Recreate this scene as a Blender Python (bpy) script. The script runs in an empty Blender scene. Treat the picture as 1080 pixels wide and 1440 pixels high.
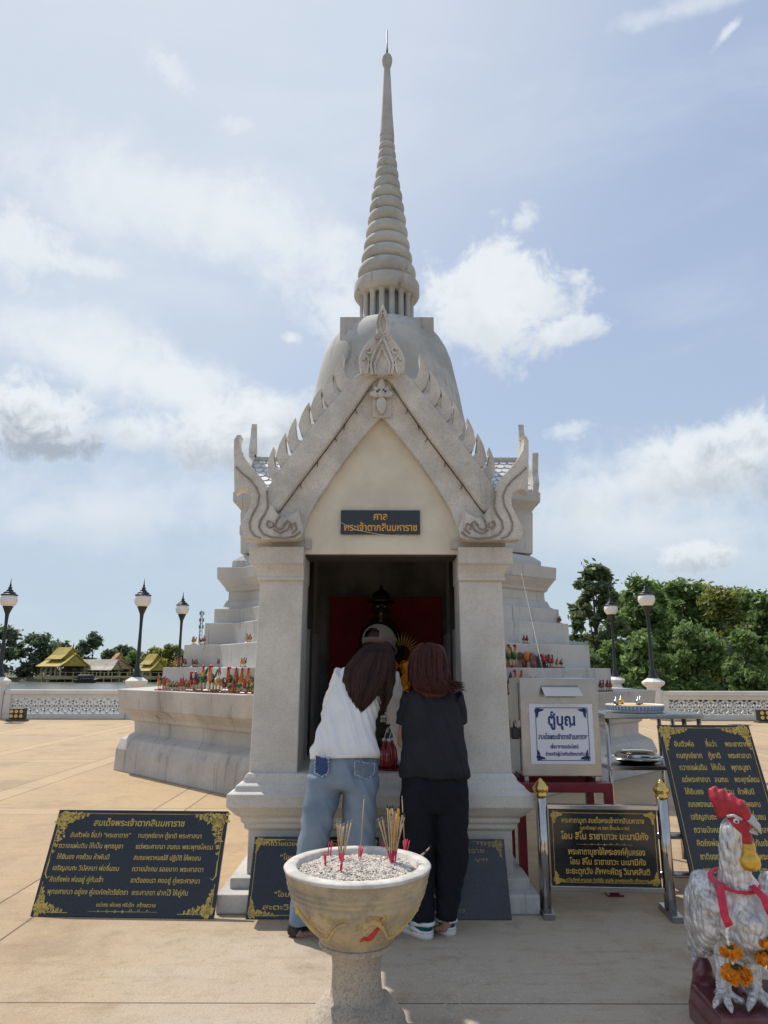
import bpy, bmesh, math, random
from math import sin, cos, pi, radians as R, sqrt
from mathutils import Vector as V, Matrix, noise
random.seed(7)
S = bpy.context.scene
COL = S.collection

# ---------------------------------------------------------------- camera, sky, sun, exposure
FP, HY, H, ROLL = 980.0, 943.0, 1.42, R(0.12)
PITCH = math.atan((HY-720)/FP)
cd = bpy.data.cameras.new('camera'); cam = bpy.data.objects.new('camera', cd); COL.objects.link(cam)
cd.sensor_fit = 'VERTICAL'; cd.sensor_height = 36; cd.lens = FP/1440*36
cd.clip_start = 0.05; cd.clip_end = 3000
cam.location = (0, 0, H)
cam.matrix_world = Matrix.Translation((0, 0, H)) @ Matrix.Rotation(pi/2+PITCH, 4, 'X') @ Matrix.Rotation(ROLL, 4, 'Z')
S.camera = cam
S.view_settings.view_transform = 'Standard'; S.view_settings.look = 'None'
S.view_settings.gamma = 1; S.view_settings.use_curve_mapping = False
S.view_settings.exposure = 0.28
SUN_EL, SUN_AZ = R(56), R(-40)          # azimuth measured from +Y towards +X
SUN_DIR = V((sin(SUN_AZ)*cos(SUN_EL), cos(SUN_AZ)*cos(SUN_EL), sin(SUN_EL)))

def ray(px, py):
    """direction in the place seen at a point of the 1080 x 1440 photograph"""
    x = (px-540)/FP; y = -(py-720)/FP
    c, s = cos(ROLL), sin(ROLL)
    x, y = c*x-s*y, s*x+c*y
    return V((x, cos(PITCH)-y*sin(PITCH), sin(PITCH)+y*cos(PITCH)))
def at(px, py, Y):                       # point at distance Y
    d = ray(px, py); t = Y/d.y
    return V((d.x*t, Y, H+d.z*t))
def gd(px, py, z=0.0):                   # point at height z
    d = ray(px, py); t = (z-H)/d.z
    return V((d.x*t, d.y*t, z))
def zz(y, Y, px=540): return at(px, y, Y).z

W = bpy.data.worlds.new('World'); S.world = W; W.use_nodes = True
def build_world():
    nt = W.node_tree; N = nt.nodes; Lk = nt.links
    for n in list(N): N.remove(n)
    out = N.new('ShaderNodeOutputWorld'); bg = N.new('ShaderNodeBackground'); bg.inputs[1].default_value = 0.1
    Lk.new(bg.outputs[0], out.inputs[0])
    sky = N.new('ShaderNodeTexSky'); sky.sky_type = 'NISHITA'; sky.sun_disc = False
    sky.sun_elevation = SUN_EL; sky.sun_rotation = SUN_AZ; sky.dust_density = 2.0; sky.air_density = 1.0; sky.ozone_density = 1.5
    tc = N.new('ShaderNodeTexCoord'); D = tc.outputs['Generated']
    def val(x, sock):
        if isinstance(x, (int, float)): sock.default_value = x
        else: Lk.new(x, sock)
    def M(op, a, b=0.0, c=None, clamp=False):
        n = N.new('ShaderNodeMath'); n.operation = op; n.use_clamp = clamp
        val(a, n.inputs[0]); val(b, n.inputs[1])
        if c is not None: val(c, n.inputs[2])
        return n.outputs[0]
    def VM(op, a, b):
        n = N.new('ShaderNodeVectorMath'); n.operation = op; Lk.new(a, n.inputs[0])
        if isinstance(b, (tuple, V)): n.inputs[1].default_value = tuple(b)
        else: Lk.new(b, n.inputs[1])
        return n
    def dot(v): return VM('DOT_PRODUCT', D, v).outputs['Value']
    def noi(scale, detail, rough, vec=None, dist=0.0):
        n = N.new('ShaderNodeTexNoise'); n.inputs['Scale'].default_value = scale; n.inputs['Detail'].default_value = detail
        n.inputs['Roughness'].default_value = rough; n.inputs['Distortion'].default_value = dist
        Lk.new(vec if vec is not None else D, n.inputs['Vector']); return n.outputs['Fac']
    def ss(x, lo, hi):
        n = N.new('ShaderNodeMapRange'); n.interpolation_type = 'SMOOTHSTEP'
        Lk.new(x, n.inputs[0]); n.inputs[1].default_value = lo; n.inputs[2].default_value = hi
        return n.outputs[0]
    def mix(f, a, b):
        n = N.new('ShaderNodeMix'); n.data_type = 'RGBA'; val(f, n.inputs[0])
        for x, i in ((a, 6), (b, 7)):
            if isinstance(x, tuple): n.inputs[i].default_value = (*x, 1)
            else: Lk.new(x, n.inputs[i])
        return n.outputs[2]
    fine = noi(7.0, 9, 0.62, dist=0.25); big = noi(2.6, 6, 0.6)
    up = dot((0, 0, 1))
    # hazy air: paler towards the horizon
    hz = M('POWER', M('SUBTRACT', 1.0, M('MAXIMUM', up, 0.0)), 3.0)
    gain = VM('MINIMUM', sky.outputs[0], SKYMAX).outputs[0]
    gain = mix(0.65, gain, SKYB)
    glow = ss(dot(tuple(SUN_DIR)), 0.62, 0.97)
    gain = mix(M('MULTIPLY', glow, 0.6), gain, (6.2, 6.6, 7.0))
    col = mix(M('MULTIPLY_ADD', hz, 0.80, 0.02, True), gain, HAZE)
    # thin high cloud, stretched along one direction
    st = N.new('ShaderNodeMapping'); st.inputs['Rotation'].default_value = (0.3, 0.2, 0.5); st.inputs['Scale'].default_value = (1.3, 2.2, 4.5)
    Lk.new(D, st.inputs[0])
    cir = ss(noi(1.6, 8, 0.6, st.outputs[0], 0.4), 0.46, 0.78)
    col = mix(M('MULTIPLY', cir, 0.30), col, CLOUDW)
    for (px, py, a, b, ang, soft, dens, dark, k) in CLOUDS:
        c = ray(px, py).normalized()
        r0 = (ray(px+10, py).normalized()-c).normalized(); u0 = (ray(px, py-10).normalized()-c).normalized()
        ca, sa = cos(R(ang)), sin(R(ang))
        rr = r0*ca+u0*sa; uu = u0*ca-r0*sa
        u = M('MULTIPLY', M('SUBTRACT', dot(rr), rr.dot(c)), FP/a); v = M('MULTIPLY', M('SUBTRACT', dot(uu), uu.dot(c)), FP/b)
        r = M('SQRT', M('ADD', M('MULTIPLY', u, u), M('MULTIPLY', v, v)))
        own = noi(min(60, 2.4*FP/a), 10, 0.62, dist=0.35)
        r = M('ADD', r, M('MULTIPLY_ADD', fine, -k, 0.5*k)); r = M('ADD', r, M('MULTIPLY_ADD', own, -k*1.5, 0.75*k))
        front = ss(dot(tuple(c)), 0.5, 0.8)
        m = M('MULTIPLY', M('MULTIPLY', ss(r, 1.0, 1.0-soft), dens), front)
        # under sides of a heap of cloud are greyer than its top
        sh = M('ADD', M('MULTIPLY', v, -0.8), M('MULTIPLY_ADD', own, 2.6, -1.4)); sh = M('MULTIPLY', ss(sh, -0.45, 0.60), dark)
        sh = M('MULTIPLY', sh, ss(r, 1.0, 0.80))
        col = mix(m, col, mix(sh, CLOUDW, CLOUDG))
    Lk.new(col, bg.inputs[0])
SKYMAX = (4.2, 5.0, 6.6)
SKYB = (3.7, 4.6, 6.5)
HAZE = (4.7, 5.7, 6.2)
CLOUDW = (6.9, 7.3, 7.6)
CLOUDG = (3.1, 3.6, 4.2)
# px, py, half width, half height, tilt, softness, density, grey, raggedness
CLOUDS = [
 (230, 270, 270, 80, -8, 1.0, .75, .0, 1.2), (400, 345, 190, 85, -25, .9, .8, .05, 1.2), (100, 490, 260, 70, -12, 1.0, .8, .0, 1.3),
 (250, 540, 170, 60, -15, .95, .85, .0, 1.2), (20, 345, 70, 60, 10, .7, .8, .1, 1.2), (120, 372, 70, 16, -4, .9, .6, 0, 1.1),
 (690, 425, 130, 100, 5, .45, .95, .25, 1.1), (740, 305, 24, 20, 60, .8, .7, .0, 1.0), (800, 465, 60, 22, 5, .6, .8, .2, 1.0), (480, 440, 60, 60, 0, .8, .7, .05, 1.1),
 (50, 590, 85, 60, -8, .45, .95, .95, 1.0), (345, 605, 130, 66, 12, .45, .95, .7, 1.0), (200, 610, 60, 34, 0, .7, .8, .3, 1.1),
 (1010, 640, 120, 62, 12, .5, .9, .9, 1.1), (880, 680, 200, 70, 8, .95, .8, .35, 1.3), (975, 783, 56, 24, 6, .45, .9, .8, .9),
 (800, 605, 40, 16, 10, .8, .6, .1, 1.0), (410, 475, 18, 11, 0, .7, .7, .0, .9), (1022, 46, 22, 8, 50, .8, .7, 0, .9), (240, 100, 40, 22, -40, 1.0, .5, 0, 1.2),
 (985, 5, 110, 14, 0, 1.0, .5, 0, 1.2), (900, 750, 280, 80, 0, 1.0, .65, .35, 1.2), (170, 720, 300, 80, 0, 1.0, .6, .25, 1.3), (330, 175, 30, 14, 10, 1, .5, 0, 1)]
build_world()

sd = bpy.data.lights.new('sun', 'SUN'); sd.energy = 3.3; sd.angle = R(0.6); sd.color = (1.0, 0.94, 0.85)
sun = bpy.data.objects.new('sun', sd); COL.objects.link(sun); sun.location = SUN_DIR*60
sun.rotation_euler = SUN_DIR.to_track_quat('Z', 'Y').to_euler()

# ---------------------------------------------------------------- materials
MATS = {}
def mat(name, base, rough=0.7, metal=0.0, vary=0.0, vscale=3.0, speck=0.0, sscale=120.0, speck_col=None, streak=0.0, streak_col=(0.12, 0.11, 0.10),
        bump=0.0, bscale=60.0, spec=0.5, aniso=None, coat=0.0, grime=None, island=0.0, hue2=None, joint=0.0):
    if name in MATS: return MATS[name]
    m = bpy.data.materials.new(name); m.use_nodes = True; nt = m.node_tree; N = nt.nodes; Lk = nt.links
    b = N['Principled BSDF']; b.inputs['Roughness'].default_value = rough; b.inputs['Metallic'].default_value = metal
    b.inputs['Specular IOR Level'].default_value = spec
    if coat: b.inputs['Coat Weight'].default_value = coat; b.inputs['Coat Roughness'].default_value = 0.06
    tc = N.new('ShaderNodeTexCoord'); O = tc.outputs['Object']
    def noi(scale, detail=5, rough_=0.6, vec=O):
        n = N.new('ShaderNodeTexNoise'); n.inputs['Scale'].default_value = scale; n.inputs['Detail'].default_value = detail; n.inputs['Roughness'].default_value = rough_
        Lk.new(vec, n.inputs['Vector']); return n.outputs['Fac']
    def rng(x, lo, hi, a, c):
        n = N.new('ShaderNodeMapRange'); n.interpolation_type = 'SMOOTHSTEP'; Lk.new(x, n.inputs[0])
        for i, q in enumerate((lo, hi, a, c)): n.inputs[i+1].default_value = q
        return n.outputs[0]
    def mix(f, a, c, mode='MIX'):
        n = N.new('ShaderNodeMix'); n.data_type = 'RGBA'; n.blend_type = mode
        if isinstance(f, float): n.inputs[0].default_value = f
        else: Lk.new(f, n.inputs[0])
        for x, i in ((a, 6), (c, 7)):
            if isinstance(x, tuple): n.inputs[i].default_value = (*x, 1)
            else: Lk.new(x, n.inputs[i])
        return n.outputs[2]
    base = tuple(base); col = base
    dk = lambda k: tuple(x*k for x in base)
    if vary:
        c2 = hue2 or dk(1-vary)
        col = mix(rng(noi(vscale, 6), 0.35, 0.65, 0, 1), tuple(min(1, x*(1+vary*0.35)) for x in base), c2)
    if island:
        g = N.new('ShaderNodeNewGeometry')
        col = mix(rng(g.outputs['Random Per Island'], 0, 1, 0, island), col if not isinstance(col, tuple) else col, hue2 or dk(0.35))
    if streak:
        mp = N.new('ShaderNodeMapping'); mp.inputs['Scale'].default_value = (7, 7, 0.55); Lk.new(O, mp.inputs[0])
        s = rng(noi(1.0, 7, 0.65, mp.outputs[0]), 0.52, 0.72, 0, 1)
        s2 = rng(noi(0.9, 4), 0.42, 0.62, 0, streak)
        n = N.new('ShaderNodeMath'); n.operation = 'MULTIPLY'; Lk.new(s, n.inputs[0]); Lk.new(s2, n.inputs[1])
        col = mix(n.outputs[0], col, streak_col)
        col = mix(rng(noi(22, 5, 0.7), 0.6, 0.75, 0, streak*0.6), col, dk(0.45))
    if joint:                               # vertical joints between cladding slabs, offset course by course
        sp = N.new('ShaderNodeSeparateXYZ'); Lk.new(O, sp.inputs[0])
        def M(op, a, c=0.0):
            n = N.new('ShaderNodeMath'); n.operation = op
            for x, i in ((a, 0), (c, 1)):
                if isinstance(x, (int, float)): n.inputs[i].default_value = x
                else: Lk.new(x, n.inputs[i])
            return n.outputs[0]
        q = M('ADD', M('DIVIDE', sp.outputs[0], 0.83), M('MULTIPLY', M('FLOOR', M('DIVIDE', sp.outputs[2], 0.34)), 0.37))
        l = M('LESS_THAN', M('ABSOLUTE', M('SUBTRACT', M('FRACT', q), 0.5)), 0.0055)
        col = mix(M('MULTIPLY', l, joint), col, dk(0.35))
        pv = N.new('ShaderNodeTexWhiteNoise'); pv.noise_dimensions = '1D'; Lk.new(M('FLOOR', M('ADD', q, 0.5)), pv.inputs['W'])
        col = mix(rng(pv.outputs['Value'], 0, 1, 0, 0.35), col, dk(0.72))
    if speck:
        vn = N.new('ShaderNodeTexVoronoi'); vn.inputs['Scale'].default_value = sscale; Lk.new(O, vn.inputs['Vector'])
        sep = N.new('ShaderNodeSeparateColor'); Lk.new(vn.outputs['Color'], sep.inputs[0])
        col = mix(rng(sep.outputs[0], 0.70, 0.80, 0, speck), col, speck_col or dk(0.35))
        col = mix(rng(sep.outputs[1], 0.75, 0.85, 0, speck*0.6), col, tuple(min(1, x*1.5) for x in base))
    if isinstance(col, tuple): b.inputs['Base Color'].default_value = (*col, 1)
    else: Lk.new(col, b.inputs['Base Color'])
    if bump:
        bp = N.new('ShaderNodeBump'); bp.inputs['Strength'].default_value = bump; bp.inputs['Distance'].default_value = 0.01
        Lk.new(noi(bscale, 6, 0.65), bp.inputs['Height']); Lk.new(bp.outputs[0], b.inputs['Normal'])
    MATS[name] = m; return m
def leafmat(name, c1, c2, trans=0.3):
    m = mat(name, c1, 0.55, island=1.0, hue2=c2, vary=0.0)
    nt = m.node_tree; N = nt.nodes; b = N['Principled BSDF']; src = b.inputs['Base Color'].links[0].from_socket
    t = N.new('ShaderNodeBsdfTranslucent'); nt.links.new(src, t.inputs[0]); mx = N.new('ShaderNodeMixShader'); mx.inputs[0].default_value = trans
    nt.links.new(b.outputs[0], mx.inputs[1]); nt.links.new(t.outputs[0], mx.inputs[2]); nt.links.new(mx.outputs[0], N['Material Output'].inputs[0])
    return m

STONE = (0.585, 0.56, 0.51)
M_ST = mat('pale_stone', STONE, 0.85, vary=0.16, vscale=1.3, streak=0.85, streak_col=(0.20, 0.19, 0.17), bump=0.25, bscale=35, speck=0.10, sscale=90, joint=0.7)
M_RND = mat('weathered_round_stone', (0.52, 0.495, 0.445), 0.85, vary=0.22, vscale=1.1, streak=1.0, streak_col=(0.17, 0.16, 0.14), bump=0.3, bscale=30, speck=0.1, sscale=90)
M_TZ = mat('washed_aggregate', (0.665, 0.63, 0.565), 0.9, vary=0.16, vscale=2.0, speck=0.17, sscale=150, streak=0.55, streak_col=(0.2, 0.185, 0.165), bump=0.5, bscale=140)
M_BB = mat('carved_aggregate', (0.66, 0.62, 0.555), 0.9, vary=0.20, vscale=4.0, speck=0.22, sscale=160, streak=0.7, streak_col=(0.22, 0.19, 0.17), bump=0.5, bscale=140)
M_PL = mat('cream_plaster', (0.71, 0.65, 0.53), 0.85, vary=0.14, vscale=2.2, streak=0.40, streak_col=(0.4, 0.33, 0.24), bump=0.12, bscale=60)
M_BASE = mat('weathered_base_stone', (0.53, 0.505, 0.465), 0.85, vary=0.22, vscale=0.9, streak=1.0, streak_col=(0.20, 0.185, 0.165), bump=0.3, bscale=30, speck=0.12, sscale=80, joint=0.6)
M_CRK = mat('dark_joint', (0.06, 0.05, 0.045), 0.9)
M_GRAN = mat('black_granite', (0.012, 0.013, 0.016), 0.10, speck=0.5, sscale=260, speck_col=(0.035, 0.036, 0.042), spec=0.6)
M_GREY = mat('reflection_grey_granite', (0.030, 0.033, 0.037), 0.22, speck=0.5, sscale=200, speck_col=(0.055, 0.058, 0.062), vary=0.3, vscale=5)  # the grey is the sky's reflection on the polished slab, put into the colour
M_GOLD = mat('gold_paint', (0.62, 0.43, 0.10), 0.42, metal=0.35, vary=0.2, vscale=20)
M_GOLDM = mat('polished_gold', (0.75, 0.52, 0.16), 0.2, metal=1.0, vary=0.15, vscale=8)
M_SS = mat('brushed_steel', (0.42, 0.425, 0.43), 0.25, metal=1.0, vary=0.10, vscale=5, bump=0.03, bscale=90)
M_SSP = mat('polished_steel', (0.50, 0.48, 0.45), 0.14, metal=1.0, vary=0.05, vscale=6)
M_RED = mat('red_paint', (0.20, 0.010, 0.018), 0.4, vary=0.25, vscale=9)
M_WHITE = mat('white_paint', (0.78, 0.76, 0.72), 0.6, vary=0.06, vscale=2, bump=0.05)
M_RAIL = mat('railing_paint', (0.74, 0.70, 0.64), 0.7, vary=0.08, vscale=1.5, streak=0.15)
M_BLK = mat('black_iron', (0.018, 0.02, 0.02), 0.4, vary=0.2, vscale=12)
M_GLOBE = mat('milk_glass', (0.80, 0.76, 0.70), 0.25, vary=0.03)
M_DARKIN = mat('dark_inner_plaster', (0.24, 0.225, 0.20), 0.9, vary=0.35, vscale=3, streak=0.5)  # darker plaster for the ceiling, back wall and beam inside the porch
M_LEAFGOLD = mat('marigold', (0.85, 0.30, 0.01), 0.7, vary=0.35, vscale=60, bump=0.4, bscale=90)

# ---------------------------------------------------------------- mesh building
class MB:
    def __init__(s): s.v = []; s.f = []; s.m = []; s.sm = []
    def add(s, vs, fs, mi=0, smooth=False):
        o = len(s.v); s.v += [tuple(v) for v in vs]
        for f in fs: s.f.append([i+o for i in f]); s.m.append(mi); s.sm.append(smooth)
        return s
    def box(s, x0, x1, y0, y1, z0, z1, mi=0):
        p = [(x, y, z) for z in (z0, z1) for y in (y0, y1) for x in (x0, x1)]
        return s.add(p, [(0, 2, 3, 1), (4, 5, 7, 6), (0, 1, 5, 4), (2, 6, 7, 3), (0, 4, 6, 2), (1, 3, 7, 5)], mi)
    def obox(s, c, ax, ay, az, mi=0):                # oriented box from centre and three half vectors
        c, ax, ay, az = V(c), V(ax), V(ay), V(az)
        p = [c+ax*i+ay*j+az*k for k in (-1, 1) for j in (-1, 1) for i in (-1, 1)]
        return s.add(p, [(0, 2, 3, 1), (4, 5, 7, 6), (0, 1, 5, 4), (2, 6, 7, 3), (0, 4, 6, 2), (1, 3, 7, 5)], mi)
    def stack(s, rings, mi=0, smooth=False, cap=True):   # rings: lists of points of the same count
        n = len(rings[0]); vs = [p for r in rings for p in r]; fs = []
        for k in range(len(rings)-1):
            for i in range(n):
                j = (i+1) % n; fs.append((k*n+i, k*n+j, (k+1)*n+j, (k+1)*n+i))
        s.add(vs, fs, mi, smooth)
        if cap:
            o = len(s.v)-len(vs)
            s.f.append([o+i for i in range(n)][::-1]); s.m.append(mi); s.sm.append(False)
            s.f.append([o+(len(rings)-1)*n+i for i in range(n)]); s.m.append(mi); s.sm.append(False)
        return s
    def prism(s, outline, y0, y1, mi=0, smooth=False):       # outline in x,z extruded in y
        return s.stack([[(x, y0, z) for x, z in outline], [(x, y1, z) for x, z in outline]], mi, smooth)
    def lathe(s, prof, c=(0, 0, 0), n=32, mi=0, smooth=True, cap=True):  # prof: (radius, z)
        return s.stack([[(c[0]+r*cos(2*pi*i/n), c[1]+r*sin(2*pi*i/n), c[2]+z) for i in range(n)] for r, z in prof], mi, smooth, cap)
    def tube(s, path, rad, n=8, mi=0, smooth=True, ref=(1, 0, 0), closed=False):
        """tapered tube; rad: number, list of numbers or list of (a, b) half widths along ref and across"""
        P = [V(p) for p in path]; k = len(P)
        if not isinstance(rad, (list, tuple)): rad = [rad]*k
        rings = []; ref = V(ref)
        for i, p in enumerate(P):
            t = (P[(i+1) % k]-P[i-1]) if closed else (P[min(i+1, k-1)]-P[max(i-1, 0)])
            t = t.normalized() if t.length > 1e-9 else V((0, 0, 1))
            u = ref-t*ref.dot(t)
            if u.length < 1e-3: u = V((0, 1, 0))-t*t.y
            if u.length < 1e-3: u = V((0, 0, 1))-t*t.z
            u.normalize(); w = t.cross(u)
            a, b = rad[i] if isinstance(rad[i], (list, tuple)) else (rad[i], rad[i])
            rings.append([p+u*a*cos(2*pi*j/n)+w*b*sin(2*pi*j/n) for j in range(n)])
        if closed: rings.append(rings[0]); return s.stack(rings, mi, smooth, False)
        return s.stack(rings, mi, smooth)
    def ell(s, c, r, n=16, m=10, mi=0, rot=None):
        rings = []
        for k in range(m+1):
            a = -pi/2+pi*k/m; ca = max(cos(a), 0.02)
            ring = [V((r[0]*ca*cos(2*pi*i/n), r[1]*ca*sin(2*pi*i/n), r[2]*sin(a))) for i in range(n)]
            if rot: ring = [rot @ p for p in ring]
            rings.append([p+V(c) for p in ring])
        return s.stack(rings, mi, True)
    def arch(s, pts, w, y0, y1, mi=0):     # flat ribbon along pts (x,z), half width w (number or list), between y0 and y1
        L = []; Rr = []; k = len(pts)
        for i, (x, z) in enumerate(pts):
            a = pts[max(i-1, 0)]; b = pts[min(i+1, k-1)]; dx, dz = b[0]-a[0], b[1]-a[1]; l = sqrt(dx*dx+dz*dz) or 1
            h = w[i] if isinstance(w, (list, tuple)) else w
            L.append((x-dz/l*h, z+dx/l*h)); Rr.append((x+dz/l*h, z-dx/l*h))
        for i in range(k-1):
            q = [L[i], L[i+1], Rr[i+1], Rr[i]]
            s.add([(x, y0, z) for x, z in q]+[(x, y1, z) for x, z in q], [(0, 1, 2, 3), (7, 6, 5, 4), (0, 4, 5, 1), (3, 2, 6, 7)], mi)
        return s
    def mesh(s, name):
        me = bpy.data.meshes.new(name); me.from_pydata(s.v, [], s.f)
        me.polygons.foreach_set('material_index', s.m); me.polygons.foreach_set('use_smooth', s.sm); me.update()
        bm = bmesh.new(); bm.from_mesh(me); bmesh.ops.recalc_face_normals(bm, faces=bm.faces[:]); bm.to_mesh(me); bm.free()
        return me
def obj(name, mb, mats, parent=None, local=True, bevel=0.0, angle=35, label=None):
    """links one mesh object; local=False: points are in place coordinates and are shifted under the parent"""
    me = mb.mesh(name) if isinstance(mb, MB) else mb
    if parent is not None and not local:
        me.transform(Matrix.Translation(-parent.location))
    if not isinstance(mats, (list, tuple)): mats = [mats]
    me.materials.clear()
    for m in mats: me.materials.append(m)
    o = bpy.data.objects.new(name, me); COL.objects.link(o)
    if parent is not None: o.parent = parent
    if bevel:
        b = o.modifiers.new('bevel', 'BEVEL'); b.width = bevel; b.segments = 2; b.limit_method = 'ANGLE'; b.angle_limit = R(angle)
    if label: o['label'] = label
    return o
def thing(name, label, cat, loc=(0, 0, 0), rot=(0, 0, 0), group=None):
    o = bpy.data.objects.new(name, None); COL.objects.link(o); o.location = loc; o.rotation_euler = rot; o.empty_display_size = 0.1
    return tag(o, label, cat, group)
def tag(o, label, cat, group=None, kind=None):
    if label: o['label'] = label
    if cat: o['category'] = cat
    if group: o['group'] = group
    if kind: o['kind'] = kind
    return o
def struct(o): o['kind'] = 'structure'; return o
def dup(root, loc, rotz=0.0, label=None, scale=1.0):
    r = root.copy(); COL.objects.link(r); r.location = loc; r.rotation_euler = (0, 0, rotz); r.scale = (scale,)*3
    if label: r['label'] = label
    for ch in root.children:
        c = ch.copy(); COL.objects.link(c); c.parent = r
        for g in ch.children:
            d = g.copy(); COL.objects.link(d); d.parent = c
    return r
def fuse(mb, voxel, smooth=3, disp=None, sub=False):
    """joins overlapping volumes into one continuous skin, then optional displacement along the normals"""
    me = mb.mesh('tmp'); o = bpy.data.objects.new('tmp', me); COL.objects.link(o)
    m = o.modifiers.new('r', 'REMESH'); m.mode = 'VOXEL'; m.voxel_size = voxel
    if smooth: q = o.modifiers.new('s', 'SMOOTH'); q.iterations = smooth; q.factor = 0.5
    dg = bpy.context.evaluated_depsgraph_get(); dg.update()
    out = bpy.data.meshes.new_from_object(o.evaluated_get(dg))
    bpy.data.objects.remove(o); bpy.data.meshes.remove(me)
    if disp:
        ns = [v.normal.copy() for v in out.vertices]
        for v, n in zip(out.vertices, ns): v.co += n*disp(v.co)
    out.polygons.foreach_set('use_smooth', [True]*len(out.polygons)); out.update()
    return out

# ---------------------------------------------------------------- lettering (Thai)
UPPER = '\u0e31\u0e34\u0e35\u0e36\u0e37\u0e4d'; TONES = '\u0e48\u0e49\u0e4a\u0e4b\u0e4c'
def raw_text(t, off):
    c = bpy.data.curves.new('t', 'FONT'); c.body = t; c.size = 1; c.offset = off; c.resolution_u = 3
    o = bpy.data.objects.new('t', c); COL.objects.link(o)
    dg = bpy.context.evaluated_depsgraph_get(); dg.update()
    me = bpy.data.meshes.new_from_object(o.evaluated_get(dg))
    bpy.data.objects.remove(o); bpy.data.curves.remove(c)
    return me
def xmax(t):
    me = raw_text(t, 0); w = max((v.co.x for v in me.vertices), default=0); bpy.data.meshes.remove(me); return w
BAR = []
def adv(t):
    if not BAR: BAR.append(xmax('I'))
    return xmax(t+'I')-BAR[0]
def text_into(mb, t, x, z, size, width=None, align='C', off=0.012, y=0.0, mi=0):
    base = ''; extra = []
    for ch in t:
        if ch in TONES and base and base[-1] in UPPER: extra.append((len(base), ch))
        else: base += ch
    pieces = [(raw_text(base, off), 0.0, 0.0)]
    for n, ch in extra: pieces.append((raw_text(ch, off), adv(base[:n]), 0.22))
    vs = []; fs = []
    for me, dx, dz in pieces:
        o = len(vs); vs += [(v.co.x+dx, v.co.y+dz) for v in me.vertices]
        fs += [[i+o for i in p.vertices] for p in me.polygons]
        bpy.data.meshes.remove(me)
    x0 = min(v[0] for v in vs); x1 = max(v[0] for v in vs)
    sx = (width/(x1-x0)) if width else size
    sz = size
    sh = {'C': -(x0+x1)/2, 'L': -x0, 'R': -x1}[align]
    mb.add([(x+(vx+sh)*sx, y, z+vz*sz) for vx, vz in vs], fs, mi)

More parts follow.
